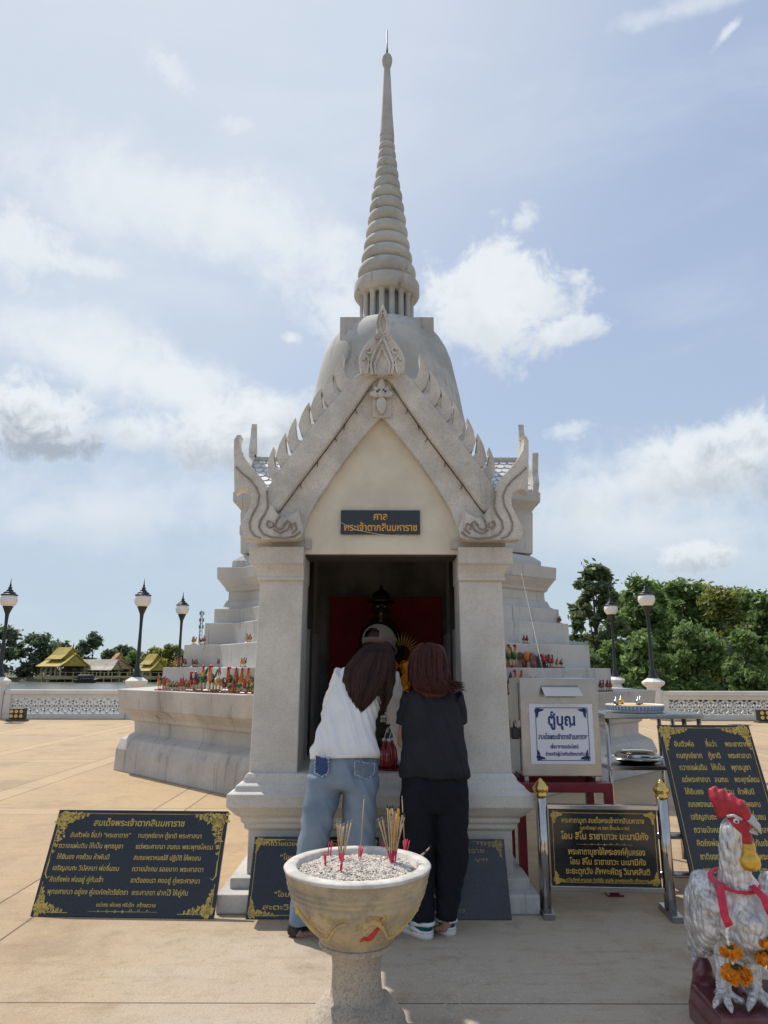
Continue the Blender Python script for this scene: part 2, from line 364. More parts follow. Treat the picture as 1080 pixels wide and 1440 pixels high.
# ---------------------------------------------------------------- ground
def ground():
    m = bpy.data.materials.new('plaza_concrete'); m.use_nodes = True; nt = m.node_tree; N = nt.nodes; Lk = nt.links; b = N['Principled BSDF']
    b.inputs['Roughness'].default_value = 0.8; b.inputs['Specular IOR Level'].default_value = 0.3
    tc = N.new('ShaderNodeTexCoord'); O = tc.outputs['Object']; sp = N.new('ShaderNodeSeparateXYZ'); Lk.new(O, sp.inputs[0])
    def M(op, a, b_=0.0, clamp=False):
        n = N.new('ShaderNodeMath'); n.operation = op; n.use_clamp = clamp
        for x, i in ((a, 0), (b_, 1)):
            if isinstance(x, (int, float)): n.inputs[i].default_value = x
            else: Lk.new(x, n.inputs[i])
        return n.outputs[0]
    def noi(scale, detail=6, rough=0.6, sc=(1, 1, 1)):
        mp = N.new('ShaderNodeMapping'); mp.inputs['Scale'].default_value = sc; Lk.new(O, mp.inputs[0])
        n = N.new('ShaderNodeTexNoise'); n.inputs['Scale'].default_value = scale; n.inputs['Detail'].default_value = detail; n.inputs['Roughness'].default_value = rough
        Lk.new(mp.outputs[0], n.inputs['Vector']); return n.outputs['Fac']
    def rng(x, lo, hi, a, c):
        n = N.new('ShaderNodeMapRange'); n.interpolation_type = 'SMOOTHSTEP'; Lk.new(x, n.inputs[0])
        for i, q in enumerate((lo, hi, a, c)): n.inputs[i+1].default_value = q
        return n.outputs[0]
    def mix(f, a, c):
        n = N.new('ShaderNodeMix'); n.data_type = 'RGBA'; Lk.new(f, n.inputs[0])
        for x, i in ((a, 6), (c, 7)):
            if isinstance(x, tuple): n.inputs[i].default_value = (*x, 1)
            else: Lk.new(x, n.inputs[i])
        return n.outputs[2]
    col = mix(rng(noi(0.55, 7), 0.35, 0.68, 0, 1), (0.50, 0.36, 0.205), (0.435, 0.315, 0.20))
    # worn, paler concrete round the steps, partly the floor's shaded grey put into the colour, ragged outline
    X, Y = sp.outputs[0], sp.outputs[1]
    dx = M('DIVIDE', M('SUBTRACT', X, 0.6), 3.0); dy = M('DIVIDE', M('SUBTRACT', Y, 2.2), 3.3)
    r = M('SQRT', M('ADD', M('MULTIPLY', dx, dx), M('MULTIPLY', dy, dy)))
    r = M('ADD', r, M('MULTIPLY', M('SUBTRACT', noi(1.1, 7, 0.65), 0.5), 1.1))
    col = mix(rng(r, 0.45, 1.15, 0.92, 0), col, (0.50, 0.425, 0.335))
    col = mix(rng(noi(5, 6, 0.7, (0.45, 2.2, 1)), 0.50, 0.70, 0, 0.48), col, (0.34, 0.235, 0.13))
    col = mix(rng(noi(0.9, 9, 0.72), 0.50, 0.64, 0, 0.5), col, (0.29, 0.205, 0.125))
    col = mix(rng(noi(3.2, 8, 0.75), 0.57, 0.72, 0, 0.5), col, (0.20, 0.155, 0.115))
    col = mix(rng(noi(26, 5, 0.7), 0.62, 0.76, 0, 0.45), col, (0.16, 0.125, 0.095))
    col = mix(rng(noi(120, 4, 0.65), 0.50, 0.70, 0, 0.5), col, (0.17, 0.13, 0.09))
    col = mix(rng(noi(95, 3, 0.6, (1, 1.4, 1)), 0.55, 0.72, 0, 0.4), col, (0.62, 0.50, 0.35))
    col = mix(rng(noi(9, 7, 0.75), 0.50, 0.68, 0, 0.3), col, (0.28, 0.20, 0.13))
    # joints between slabs and the narrow border bands
    def lines(c, per, offs, w=0.007):
        out = None
        for o in offs:
            q = M('SUBTRACT', M('FRACT', M('ADD', M('DIVIDE', M('SUBTRACT', c, o), per), 0.5)), 0.5)
            l = M('LESS_THAN', M('ABSOLUTE', M('MULTIPLY', q, per)), w)
            out = l if out is None else M('MAXIMUM', out, l)
        return out
    far = M('GREATER_THAN', Y, 5.0)
    side = M('MAXIMUM', M('LESS_THAN', X, -1.2), M('GREATER_THAN', X, 3.6))
    j = M('MAXIMUM', M('MULTIPLY', lines(X, 2.2, (-2.06, -2.39)), side), M('MAXIMUM', lines(Y, 4.07, (3.45,), 0.005), M('MULTIPLY', lines(Y, 4.07, (3.78,)), far)))
    def band(c, per, lo, hi):
        q = M('FRACT', M('DIVIDE', M('SUBTRACT', c, lo), per)); return M('LESS_THAN', M('MULTIPLY', q, per), hi-lo)
    bd = M('MAXIMUM', M('MULTIPLY', band(X, 2.2, -2.39, -2.06), side), band(Y, 4.07, 3.45, 3.78))
    col = mix(M('MULTIPLY', M('MULTIPLY', bd, 0.26), far), col, (0.56, 0.43, 0.27))
    col = mix(M('MULTIPLY', j, 0.8), col, (0.09, 0.07, 0.05))
    Lk.new(col, b.inputs['Base Color'])
    bp = N.new('ShaderNodeBump'); bp.inputs['Strength'].default_value = 0.8; bp.inputs['Distance'].default_value = 0.008
    Lk.new(M('ADD', M('ADD', noi(60, 5, 0.7), M('MULTIPLY', noi(3, 5), 2.5)), M('MULTIPLY', j, -1.2)), bp.inputs['Height']); Lk.new(bp.outputs[0], b.inputs['Normal'])
    return m
g = MB(); g.add([(-16, -12, 0), (16, -12, 0), (16, 22.3, 0), (9.3, 22.3, 0), (9.3, 34, 0), (-8.6, 34, 0), (-8.6, 22.3, 0), (-16, 22.3, 0)], [(0, 1, 2, 3, 4, 5, 6, 7)])
g.add([(-16, 22.3, -2.5), (-8.6, 22.3, -2.5), (-8.6, 34, -2.5), (9.3, 34, -2.5), (9.3, 34, 0), (-8.6, 34, 0), (-8.6, 22.3, 0), (-16, 22.3, 0)], [(0, 1, 6, 7), (1, 2, 5, 6), (2, 3, 4, 5)])
struct(obj('plaza_ground', g, ground()))

# ---------------------------------------------------------------- the shrine: chedi with its porch, one building
XC, YC = 0.045, 12.4
shrine = thing('shrine_building', 'pale stone shrine with gabled front porch and tall ringed spire', 'shrine', (XC, 4.6, 0))
def P_(name, mb, mats, **k): return obj(name, mb, mats, shrine, local=False, **k)
def octa(r, z):
    t = math.tan(pi/8); p = []
    for k in range(4):
        c, s = [(1, 0), (0, 1), (-1, 0), (0, -1)][k]
        for (x, y) in ((r, -r*t), (r, r*t)): p.append((XC+x*c-y*s, YC+x*s+y*c, z))
    return p
def arms(r, a, l, z):
    p = []
    for k in range(4):
        c, s = [(1, 0), (0, 1), (-1, 0), (0, -1)][k]
        for (x, y) in ((l, -a), (l, a), (r*sqrt(2)-a, a)): p.append((XC+x*c-y*s, YC+x*s+y*c, z))
    return p
def solveR(px, py):                     # octagon size from its left corner in the picture
    r = 3.8
    for _ in range(30):
        q = at(px, py, YC-r*math.tan(pi/8)); r = XC-q.x
    return r, q.z
# lowest level: plinth, sloped foot, waist, cove and slab
prof = []
for px, py in ((159, 1085), (162, 1052), (170, 1038), (186, 1031), (189, 1029), (189, 1014), (184, 1012), (183, 1007), (171, 997), (167, 996), (165, 969)):
    prof.append(solveR(px, py))
prof[0] = (prof[0][0], 0.0); prof[1] = (prof[0][0]-0.01, prof[1][1])
ZS = prof[-1][1]; RS = prof[-1][0]
mb = MB().stack([octa(r, z) for r, z in prof]); P_('octagonal_base', mb, M_BASE, bevel=0.012)
# stepped terraces with an arm on each side
def lev(px, py, a): q = at(px, py, YC-a); return XC-q.x, q.z
tiers = []
for (px, top, a, bend) in ((229, 938.5, 1.85, 285), (259, 906.5, 1.6, 309), (288, 876, 1.35, 329), (301.5, 856, 1.2, 339)):
    l, z = lev(px, top, a); xb = XC-at(bend, top, YC-a).x; r = (xb+a)/sqrt(2); tiers.append((r, a, l, z))
z0 = ZS-0.01
for (r, a, l, z) in tiers:
    P_('terrace_tier', MB().stack([arms(r, a, l, z0), arms(r, a, l, z)]), M_ST, bevel=0.012); z0 = z-0.01
r5, a5, l5, z5 = tiers[-1]
def prof_arms(pts, r, a, l):            # offsets against the top terrace
    return [arms(r+d, a+d, l+d, z) for d, z in pts]
pts = []
for px, py in ((304, 856), (311, 852.5), (315, 844), (317.5, 843), (318.5, 831), (315, 829.5), (314, 826), (306.5, 815), (305, 814), (305, 797.5), (322, 796.5), (323, 786), (334, 777)):
    l, z = lev(px, py, a5); pts.append((l-l5, z))
pts[0] = (pts[0][0], z5-0.01)
P_('moulded_storey', MB().stack(prof_arms(pts, r5, a5, l5)), M_ST, bevel=0.010)
# niche storey with its own capitals
AN = 0.80
pts = []
for px, py in ((338, 778), (338.5, 722), (339.5, 719), (336, 714), (331, 708.5), (330, 708), (330, 694.5)):
    q = at(px, py, YC-AN); pts.append((XC-q.x, q.z))
LN = pts[0][0]; rn = 1.72
P_('niche_storey', MB().stack([arms(rn+(l-LN), AN+(l-LN), l, z) for l, z in pts]), M_ST, bevel=0.010)
ZN = pts[-1][1]
# side gable roofs with scale tiles
ridge = at(378, 647, YC-0.05)
M_TILE = mat('white_roof_tile', (0.70, 0.69, 0.67), 0.6, vary=0.2, vscale=6, streak=0.3); M_TGAP = mat('tile_gap', (0.14, 0.145, 0.15), 0.8)
def tiles(mb, p0, ux, uy, nx, ny):      # rows of scale shaped tiles: p0 lower corner, ux along the eave, uy up the slope
    nrm = ux.cross(uy).normalized(); sx = ux/nx; sy = uy/ny
    if nrm.z < 0: nrm = -nrm
    mb.add([p0, p0+ux, p0+ux+uy, p0+uy], [(0, 1, 2, 3)], 1)
    for j in range(ny):
        for i in range(nx+(j % 2)):
            c = p0+sx*(i+(0.5 if j % 2 == 0 else 0.0))+sy*(j+0.55); ring = []
            for k in range(9):
                a = pi+pi*k/8; ring.append(c+sx*(0.46*cos(a))+sy*(0.50*sin(a))+nrm*0.022)
            ring += [c+sx*0.46+sy*0.5+nrm*0.006, c-sx*0.46+sy*0.5+nrm*0.006]
            low = [p-nrm*0.018 for p in ring]; n = len(ring)
            mb.add(ring+low, [tuple(range(n))]+[(q, (q+1) % n, n+(q+1) % n, n+q) for q in range(n)], 0)
for sx_ in (-1, 1):
    xe = XC+sx_*(LN+0.04); xi = XC+sx_*1.2; zr = ridge.z; ze = ZN+0.03; hw = AN+0.12
    for sy_ in (-1, 1):
        mb = MB(); p0 = V((min(xi, xe), YC+sy_*hw, ze)); tiles(mb, p0, V((abs(xe-xi), 0, 0)), V((0, -sy_*hw, zr-ze)), 9, 7)
        P_('side_roof', mb, [M_TILE, M_TGAP])
    mb = MB().tube([(xi, YC, zr+0.03), (xe, YC, zr+0.03)], [(0.05, 0.05)]*2, 8, smooth=False); P_('roof_ridge', mb, M_ST)
    # gable end board, seen edge on from the front, with spike finials
    x0, x1 = sorted((xe-0.03, xe+0.07))
    mb = MB()
    def yz(poly):
        mb.stack([[(x0, YC+y, z) for y, z in poly], [(x1, YC+y, z) for y, z in poly]])
    yz([(-hw-0.05, ze-0.05), (hw+0.05, ze-0.05), (0.06, zr+0.12), (-0.06, zr+0.12)])
    P_('side_gable', mb, M_BB, bevel=0.006)
    mb = MB(); yz([(-0.13, zr+0.05), (0.13, zr+0.05), (0.16, zr+0.2), (0.07, zr+0.42), (0.0, zr+0.72), (-0.07, zr+0.42), (-0.16, zr+0.2)]); P_('side_finial', mb, M_BB)
    for sy_ in (-1, 1):
        mb = MB(); y = sy_*(hw+0.02)
        yz([(y-sy_*0.12, ze-0.02), (y, ze-0.06), (y+sy_*0.12, ze+0.1), (y+sy_*0.06, ze+0.3), (y+sy_*0.16, ze+0.62), (y-sy_*0.02, ze+0.4), (y-sy_*0.08, ze+0.2)]); P_('side_scroll', mb, M_BB)
# mouldings under the bell, the bell, the square throne
def rz(px, py): q = at(px, py, YC); return XC-q.x, q.z
zb0 = ZN-0.02
bell = [rz(425, 640), rz(431, 612), rz(437, 585), rz(441, 565), rz(447, 540), rz(453, 515), rz(459, 500), rz(466, 488), rz(474, 478), rz(486, 470), rz(505, 465), rz(530, 463)]
rb, zb = bell[0]
mb = MB().lathe([(rb+0.42, zb0), (rb+0.42, zb0+0.10), (rb+0.30, zb0+0.13), (rb+0.36, zb0+0.22), (rb+0.22, zb0+0.28), (rb+0.26, zb0+0.36), (rb+0.12, zb0+0.42)], (XC, YC, 0), 64); P_('bell_moulding', mb, M_RND)
P_('bell', MB().lathe([(rb+0.10, zb0+0.3), (rb+0.03, (zb0+zb)/2+0.1)]+bell, (XC, YC, 0), 72), M_RND)
def sq(hw, z): return [(XC+i*hw, YC+j*hw, z) for i, j in ((-1, -1), (1, -1), (1, 1), (-1, 1))]
hw = 0.5*(at(609, 460, YC-0.75).x-at(478, 460, YC-0.75).x)
zt0, zt1 = zz(490, YC-0.8), zz(447.5, YC-0.8)
P_('square_throne', MB().stack([sq(hw, zt0), sq(hw, zt1)]), M_RND, bevel=0.01)
# colonette drum and canopy disc
rc = XC-at(506, 430, YC).x; zc1 = zz(421, YC); zc0 = zt1-0.01
P_('colonette_core', MB().lathe([(rc+0.12, zc0), (rc+0.12, zc0+0.10), (rc+0.02, zc0+0.16), (rc-0.13, zc0+0.17), (rc-0.13, zc1)], (XC, YC, 0), 40), M_RND)
for k in range(16):
    a = 2*pi*(k+0.5)/16; x, y = XC+(rc-0.05)*cos(a), YC+(rc-0.05)*sin(a)
    P_('colonette', MB().lathe([(0.075, zc0+0.15), (0.075, zc0+0.2), (0.055, zc0+0.22), (0.055, zc1-0.07), (0.075, zc1-0.05), (0.075, zc1+0.01)], (x, y, 0), 10), M_RND)
rd = XC-at(498, 410, YC).x
zd0, zd1 = zz(424, YC), zz(398, YC)
P_('canopy_disc', MB().lathe([(rd-0.14, zd0), (rd-0.06, zd0+0.02), (rd, zd0+0.10), (rd, zd1-0.1), (rd-0.10, zd1-0.04), (rd-0.14, zd1)], (XC, YC, 0), 48), M_RND, bevel=0.01)
# ringed spire
yb = [400, 376.5, 357, 339.5, 321, 303.5, 287, 270.5, 255, 240.5, 226.5, 214, 203, 193]
wid = [40, 35.3, 32, 29.3, 26.9, 24.5, 22, 19, 16.7, 14.8, 13, 11.7, 10.6]
PXM = (YC)/FP*1.0
for k in range(13):
    zl, zh = zz(yb[k], YC), zz(yb[k+1], YC); rr = wid[k]*0.5*(at(600, 300, YC).x-at(598, 300, YC).x); pr = []
    rn_ = rr*0.60
    for i in range(9):
        a = -pi/2+pi*i/8; pr.append((rn_+(rr-rn_)*max(0, cos(a))**0.55, (zl+zh)/2+(zh-zl)/2*sin(a)))
    pr[-1] = (rn_*0.95, zh+0.02); pr[0] = (rn_, zl)
    P_('spire_ring', MB().lathe(pr, (XC, YC, 0), 40), M_RND)
u1 = at(600, 150, YC).x-at(599, 150, YC).x
pr = [(hwd*u1, zz(y, YC)) for hwd, y in ((9.2, 195), (10.2, 193), (10.0, 190), (9.2, 180), (7.8, 160), (6.6, 135), (5.4, 110), (4.6, 98), (4.8, 95), (6.2, 92), (7.4, 87), (7.5, 83), (6.2, 79.5), (3.5, 77.5), (1.2, 77))]
P_('spire_shaft', MB().lathe(pr, (XC, YC, 0), 28), M_RND)
P_('lightning_rod', MB().lathe([(0.022, zz(79, YC)), (0.022, zz(70, YC)), (0.014, zz(66, YC)), (0.012, zz(43, YC))], (XC, YC, 0), 8), mat('rod_metal', (0.10, 0.11, 0.16), 0.5, metal=0.6))

# ---- porch
XP = -0.02
def rect(d, z, x0=-0.86, x1=0.82, y0=4.78, y1=8.7): return [(x0-d, y0-d, z), (x1+d, y0-d, z), (x1+d, y1, z), (x0-d, y1, z)]
zst = zz(1257, 4.58); zs2 = zz(1243, 4.70)
P_('porch_step', MB().stack([rect(0.2, 0, -0.80, 0.74), rect(0.2, zst-0.006, -0.80, 0.74)]), M_BASE, bevel=0.012)
P_('porch_step', MB().stack([rect(0.085, zst-0.02), rect(0.085, zst+0.055)]), M_ST, bevel=0.008)
zf = zz(1087, 4.79)
ped = [(0, zst+0.05), (0, zz(1168, 4.78)), (0.025, zz(1165, 4.76)), (0.025, zz(1159, 4.76)), (0.045, zz(1156, 4.74)), (0.045, zz(1150, 4.74)), (0.075, zz(1147, 4.70)), (0.115, zz(1138, 4.66)), (0.125, zz(1136, 4.655)), (0.125, zz(1118, 4.655)), (0.085, zz(1113, 4.69)), (0.08, zz(1106, 4.70)), (0.04, zz(1100, 4.74)), (0.035, zz(1094, 4.745)), (0.02, zf)]
P_('porch_pedestal', MB().stack([rect(d, z) for d, z in ped]), M_TZ, bevel=0.006)
XL0, XL1 = at(350, 1088, 4.80).x, at(418, 1088, 4.80).x
TL0, TL1 = at(366, 812, 4.80).x, at(426.5, 812, 4.80).x
zcap = zz(812, 4.80); zct = zz(769.5, 4.75)
for s in (1, -1):
    o = P_('pillar', MB().stack([[(XP+s*(x-XP), y, z) for x, y in ((a, 4.80), (b, 4.80), (b, 5.12), (a, 5.12))] for a, b, z in ((XL0, XL1, zf-0.01), (TL0, TL1, zcap))]), M_TZ, bevel=0.008)
    cp = MB().stack([[(XP+s*(x-XP), y, z) for x, y in ((TL0-d, 4.80-d), (TL1+0.006, 4.80-d), (TL1+0.006, 5.14), (TL0-d, 5.14))] for d, z in
        ((0.012, zcap-0.025), (0.022, zcap-0.02), (0.022, zcap), (0.012, zcap+0.003), (0.02, zcap+0.03), (0.05, zz(795, 4.76)), (0.062, zz(793, 4.74)), (0.07, zz(792, 4.74)), (0.07, zct))])
    c = obj('capital', cp, M_TZ, o, bevel=0.006); c.data.transform(Matrix.Translation(-shrine.location))
    # thin ledge between capital and scroll
    P_('ledge', MB().box(*sorted((XP+s*(TL0-0.03-XP), XP+s*(TL1+0.05-XP))), 4.78, 5.1, zct-0.005, zz(759, 4.76)), M_BASE)
    # solid side wall of the porch, a lower jamb wall inside
    P_('porch_wall', MB().box(*sorted((XP+s*(-0.83-XP), XP+s*(-0.64-XP))), 5.12, 8.7, zf-0.02, 2.5), M_PL)
    P_('dado_wall', MB().box(*sorted((XP+s*(-0.638-XP), XP+s*(-0.60-XP))), 5.13, 7.3, zf, zz(890, 6.2)), mat('inner_grey_wall', (0.62, 0.60, 0.56), 0.8, vary=0.2, streak=0.4))
zl = zz(779, 4.80)
def c2(cx, cy, Y=4.72):
    p = at(320+cx/2.4545, 420+cy/2.4545, Y); return (p.x, p.z)
def mir(poly): return [(2*XP-x, z) for x, z in poly]
def sides(poly): return [(1, poly), (-1, mir(poly))]
ap = c2(525, 392, 4.80)
P_('gable_panel', MB().prism([(XP-0.66, zl), (XP+0.66, zl), (XP+0.80, zct+0.09), (XP+0.08, ap[1]+0.15), (XP-0.08, ap[1]+0.15), (XP-0.80, zct+0.09)], 4.815, 5.10), M_PL, bevel=0.004)
# door lintel edge
P_('lintel', MB().box(XP-0.60, XP+0.60, 4.83, 5.09, zl-0.012, zl+0.01), mat('dark_lintel', (0.07, 0.055, 0.045), 0.8, vary=0.2))
inner = [c2(527, 403), (c2(485, 452)), c2(440, 507), c2(405, 553), c2(370, 601), c2(338, 648), c2(308, 695), c2(284, 738), c2(268, 780), c2(258, 826)]
joint = [c2(496, 300), c2(370, 478), c2(250, 636), c2(178, 735)]
outer = [c2(450, 264), c2(437, 276), c2(300, 435), c2(150, 640), c2(128, 672)]
xm = XP
inner[0] = (XP, inner[0][1]); 
topj = (XP, c2(535, 268)[1])
for s, _ in sides([]):
    f = (lambda poly: poly) if s == 1 else mir
    bb = P_('bargeboard', MB().prism(f(inner+[c2(178, 800), c2(160, 760)]+joint[::-1]+[topj]), 4.735, 4.86), M_BB, bevel=0.008)
    rib = obj('rib_moulding', MB().prism(f(joint+[c2(150, 735)]+outer[::-1]+[topj]), 4.675, 4.85), M_BB, bb, bevel=0.02)
    rib.data.transform(Matrix.Translation(-shrine.location))
    # dark open joint along the rib
    cr = MB(); pj = f([c2(a, b) for a, b in ((490, 308), (440, 380), (405, 430), (370, 479), (310, 560), (250, 637), (200, 705), (180, 733))])
    cr.arch(pj, 0.0026, 4.728, 4.74)
    for q, (dx, dy) in ((1, (12, 20)), (2, (-6, 26)), (3, (14, 16)), (4, (2, 24)), (5, (10, 22))):
        cr.arch([pj[q], (pj[q][0]+s*dx*0.0013, pj[q][1]-dy*0.0018)], [0.0028, 0.0008], 4.728, 4.74)
    k = obj('open_joint', cr, M_CRK, bb); k.data.transform(Matrix.Translation(-shrine.location))
    # flame crockets up the rib
    n = 7
    tipo = [(165, 525), (206, 478), (241, 426), (288, 374), (331, 322), (371, 268), (408, 212)]
    ba = [(158, 628), (190, 586), (228, 536), (268, 484), (310, 430), (352, 376), (395, 324)]
    be = [(188, 588), (226, 540), (266, 488), (308, 432), (350, 378), (394, 324), (440, 272)]
    for t, a, b in zip(tipo, ba, be):
        def lerp(p, q, u): return (p[0]+(q[0]-p[0])*u, p[1]+(q[1]-p[1])*u)
        b = lerp(a, b, 0.84); w = 1+0.35*(a[0]-158)/237
        t = (t[0]-5*w, t[1]-13*w)
        bul2 = (a[0]-13*w, a[1]-14*w); bul = (a[0]-20*w, a[1]-40*w); up0 = lerp(bul, t, 0.45); up0 = (up0[0]-5*w, up0[1]); up1 = lerp(bul, t, 0.78); up1 = (up1[0]-3*w, up1[1])
        h1 = (t[0]-1*w, t[1]+24*w); h2 = (t[0]+2*w, t[1]+46*w); h3 = lerp(h2, b, 0.5); h3 = (h3[0]-7*w, h3[1]+5*w)
        poly = [(a[0]+4, a[1]+8), a, bul2, bul, up0, up1, t, (t[0]+2, t[1]+6), h1, h2, h3, b, (b[0]+1, b[1]+14)]
        cm = MB().prism(f([c2(*q) for q in poly]), 4.70, 4.80)
        cko = obj('crocket', cm, M_BB, bb, bevel=0.01); cko.data.transform(Matrix.Translation(-shrine.location))
    # scroll at the foot of the gable
    def c3(cx, cy, Y=4.66): p = at(290+cx/4.5, 580+cy/4.5, Y); return (p.x, p.z)
    sc = [(224, 143), (213, 158), (208, 185), (214, 236), (250, 300), (305, 365), (352, 418), (380, 460), (392, 492), (397, 540), (400, 580), (418, 590), (440, 625), (466, 660), (500, 668), (560, 640), (588, 612), (600, 680), (618, 738), (604, 795), (560, 804), (300, 806), (232, 805), (212, 772), (213, 722), (252, 650), (283, 590), (284, 545), (276, 514), (250, 492), (222, 486), (200, 496), (180, 514), (178, 400), (177, 240), (178, 176), (195, 146)]
    so = P_('gable_scroll', MB().prism(f([c3(*q) for q in sc]), 4.64, 4.76), M_BB, bevel=0.012)
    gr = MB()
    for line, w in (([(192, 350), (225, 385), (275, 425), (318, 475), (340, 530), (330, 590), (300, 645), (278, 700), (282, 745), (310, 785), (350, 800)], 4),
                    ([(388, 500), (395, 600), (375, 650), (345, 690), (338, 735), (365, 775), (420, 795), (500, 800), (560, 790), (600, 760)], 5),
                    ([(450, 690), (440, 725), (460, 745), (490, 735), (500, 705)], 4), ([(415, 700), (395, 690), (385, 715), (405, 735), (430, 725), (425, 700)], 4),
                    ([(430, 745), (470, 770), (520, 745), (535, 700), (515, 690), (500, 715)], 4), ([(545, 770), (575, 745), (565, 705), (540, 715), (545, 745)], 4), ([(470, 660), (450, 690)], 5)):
        gr.arch(f([c3(*q) for q in line]), w*0.0012, 4.630, 4.645)  # dark ribbons: shade of the carving put into their colour
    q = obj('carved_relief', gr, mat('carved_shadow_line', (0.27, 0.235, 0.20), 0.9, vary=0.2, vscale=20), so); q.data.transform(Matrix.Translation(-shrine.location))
# leaf shaped finial on the gable
fo = [(537, 24), (545, 45), (553, 62), (561, 90), (558, 108), (549, 124), (562, 136), (578, 153), (590, 170), (601, 188), (611, 212), (611, 235), (603, 255), (590, 270), (478, 270), (463, 255), (455, 235), (455, 212), (462, 190), (474, 168), (490, 148), (505, 135), (522, 122), (512, 105), (512, 88), (519, 62), (528, 45)]
fi = P_('gable_finial', MB().prism([c2(*q, 4.66) for q in fo], 4.62, 4.74), M_BB, bevel=0.012)
rl = MB()
for line, w in (([(500, 265), (493, 225), (505, 190), (520, 160), (533, 140)], 5), ([(566, 265), (573, 225), (560, 190), (548, 160), (537, 140)], 5),
                ([(512, 265), (508, 230), (520, 200), (533, 172), (547, 200), (560, 230), (556, 265)], 4), ([(480, 180), (490, 170), (500, 178), (494, 192), (482, 188)], 4),
                ([(586, 180), (576, 170), (566, 178), (572, 192), (584, 188)], 4), ([(508, 132), (520, 140), (522, 128)], 4), ([(566, 132), (552, 142), (550, 128)], 4),
                ([(536, 45), (524, 80), (528, 110), (536, 125), (548, 110), (551, 82), (536, 45)], 3.5), ([(468, 215), (478, 200), (490, 215), (480, 260)], 4), ([(598, 215), (588, 200), (576, 215), (586, 260)], 4)):
    rl.arch([c2(*q, 4.62) for q in line], w*0.0024*0.8, 4.603, 4.625)
q = obj('carved_relief', rl, M_BB, fi); q.data.transform(Matrix.Translation(-shrine.location))
# flower under the finial
fl = MB().prism([c2(*q, 4.70) for q in ((500, 275), (566, 275), (566, 405), (527, 408), (500, 405))], 4.716, 4.74)
P_('flower_panel', fl, M_BB, bevel=0.003); fl = MB()
def petal(cx, cy, ang, l, w):
    pts = []
    for k in range(14):
        a = 2*pi*k/14; u = l*0.5*(1-cos(a)); v = w*sin(a)*(0.55+0.45*cos(a*0.5)**2)
        x = cx+u*sin(R(ang))+v*cos(R(ang)); y = cy-u*cos(R(ang))+v*sin(R(ang)); pts.append(c2(x, y, 4.69))
    fl.prism(pts, 4.672, 4.705)
petal(531, 330, 0, 54, 17); petal(531, 330, 90, 40, 15); petal(531, 330, -90, 40, 15); petal(531, 342, 180, 58, 21); petal(531, 332, 45, 36, 11); petal(531, 332, -45, 36, 11)
fl.ell((c2(531, 328, 4.67)[0], 4.672, c2(531, 328, 4.67)[1]), (0.028, 0.02, 0.028), 14, 8)
P_('flower_ornament', fl, M_BB, bevel=0.004)
# porch roof and inside
for s in (1, -1):
    ex, ez = XP+s*0.86, 2.36; rx, rz_ = XP, c2(535, 300)[1]
    nx_, nz_ = (rz_-ez), s*(ex-rx)
    mb = MB(); mb.stack([[(ex, y, ez-0.06), (ex, y, ez+0.03), (rx, y, rz_), (rx, y, rz_-0.12)] for y in (4.83, 10.2)]); P_('porch_roof', mb, M_TILE)
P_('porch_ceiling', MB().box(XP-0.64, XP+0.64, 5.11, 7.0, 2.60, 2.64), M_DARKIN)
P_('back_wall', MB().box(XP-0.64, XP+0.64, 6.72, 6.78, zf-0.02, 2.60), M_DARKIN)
xa, xb = at(463, 900, 6.6).x, at(621, 900, 6.6).x
P_('red_backing_panel', MB().box(xa, xb, 6.6, 6.64, zf, zz(840, 6.6)), mat('red_velvet', (0.26, 0.010, 0.016), 0.85, vary=0.25, vscale=4))
for s in (1, -1):
    P_('door_frame', MB().box(*sorted((XP+s*0.60, XP+s*0.565)), 5.75, 5.8, zf, 2.6), M_BLK)
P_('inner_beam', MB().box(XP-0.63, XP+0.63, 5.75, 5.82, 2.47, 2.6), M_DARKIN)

# name plaque on the gable
p0 = at(479, 751.5, 4.80); p1 = at(590.5, 718, 4.80); wq, hq = p1.x-p0.x, p1.z-p0.z
pl = thing('name_plaque', 'black granite name plaque with gold lettering on the gable', 'sign', ((p0.x+p1.x)/2, 4.812, p0.z))
obj('panel', MB().box(-wq/2, wq/2, -0.022, 0.0, 0, hq), M_GRAN, pl, bevel=0.002)
t = MB(); text_into(t, 'ศาล', 0, hq*0.60, hq*0.42, wq*0.17, y=-0.0245, off=0.02); text_into(t, 'พระเจ้าตากสินมหาราช', 0, hq*0.14, hq*0.42, wq*0.92, y=-0.0245, off=0.02)
obj('lettering', t, mat('orange_gold_paint', (0.72, 0.36, 0.05), 0.5), pl)

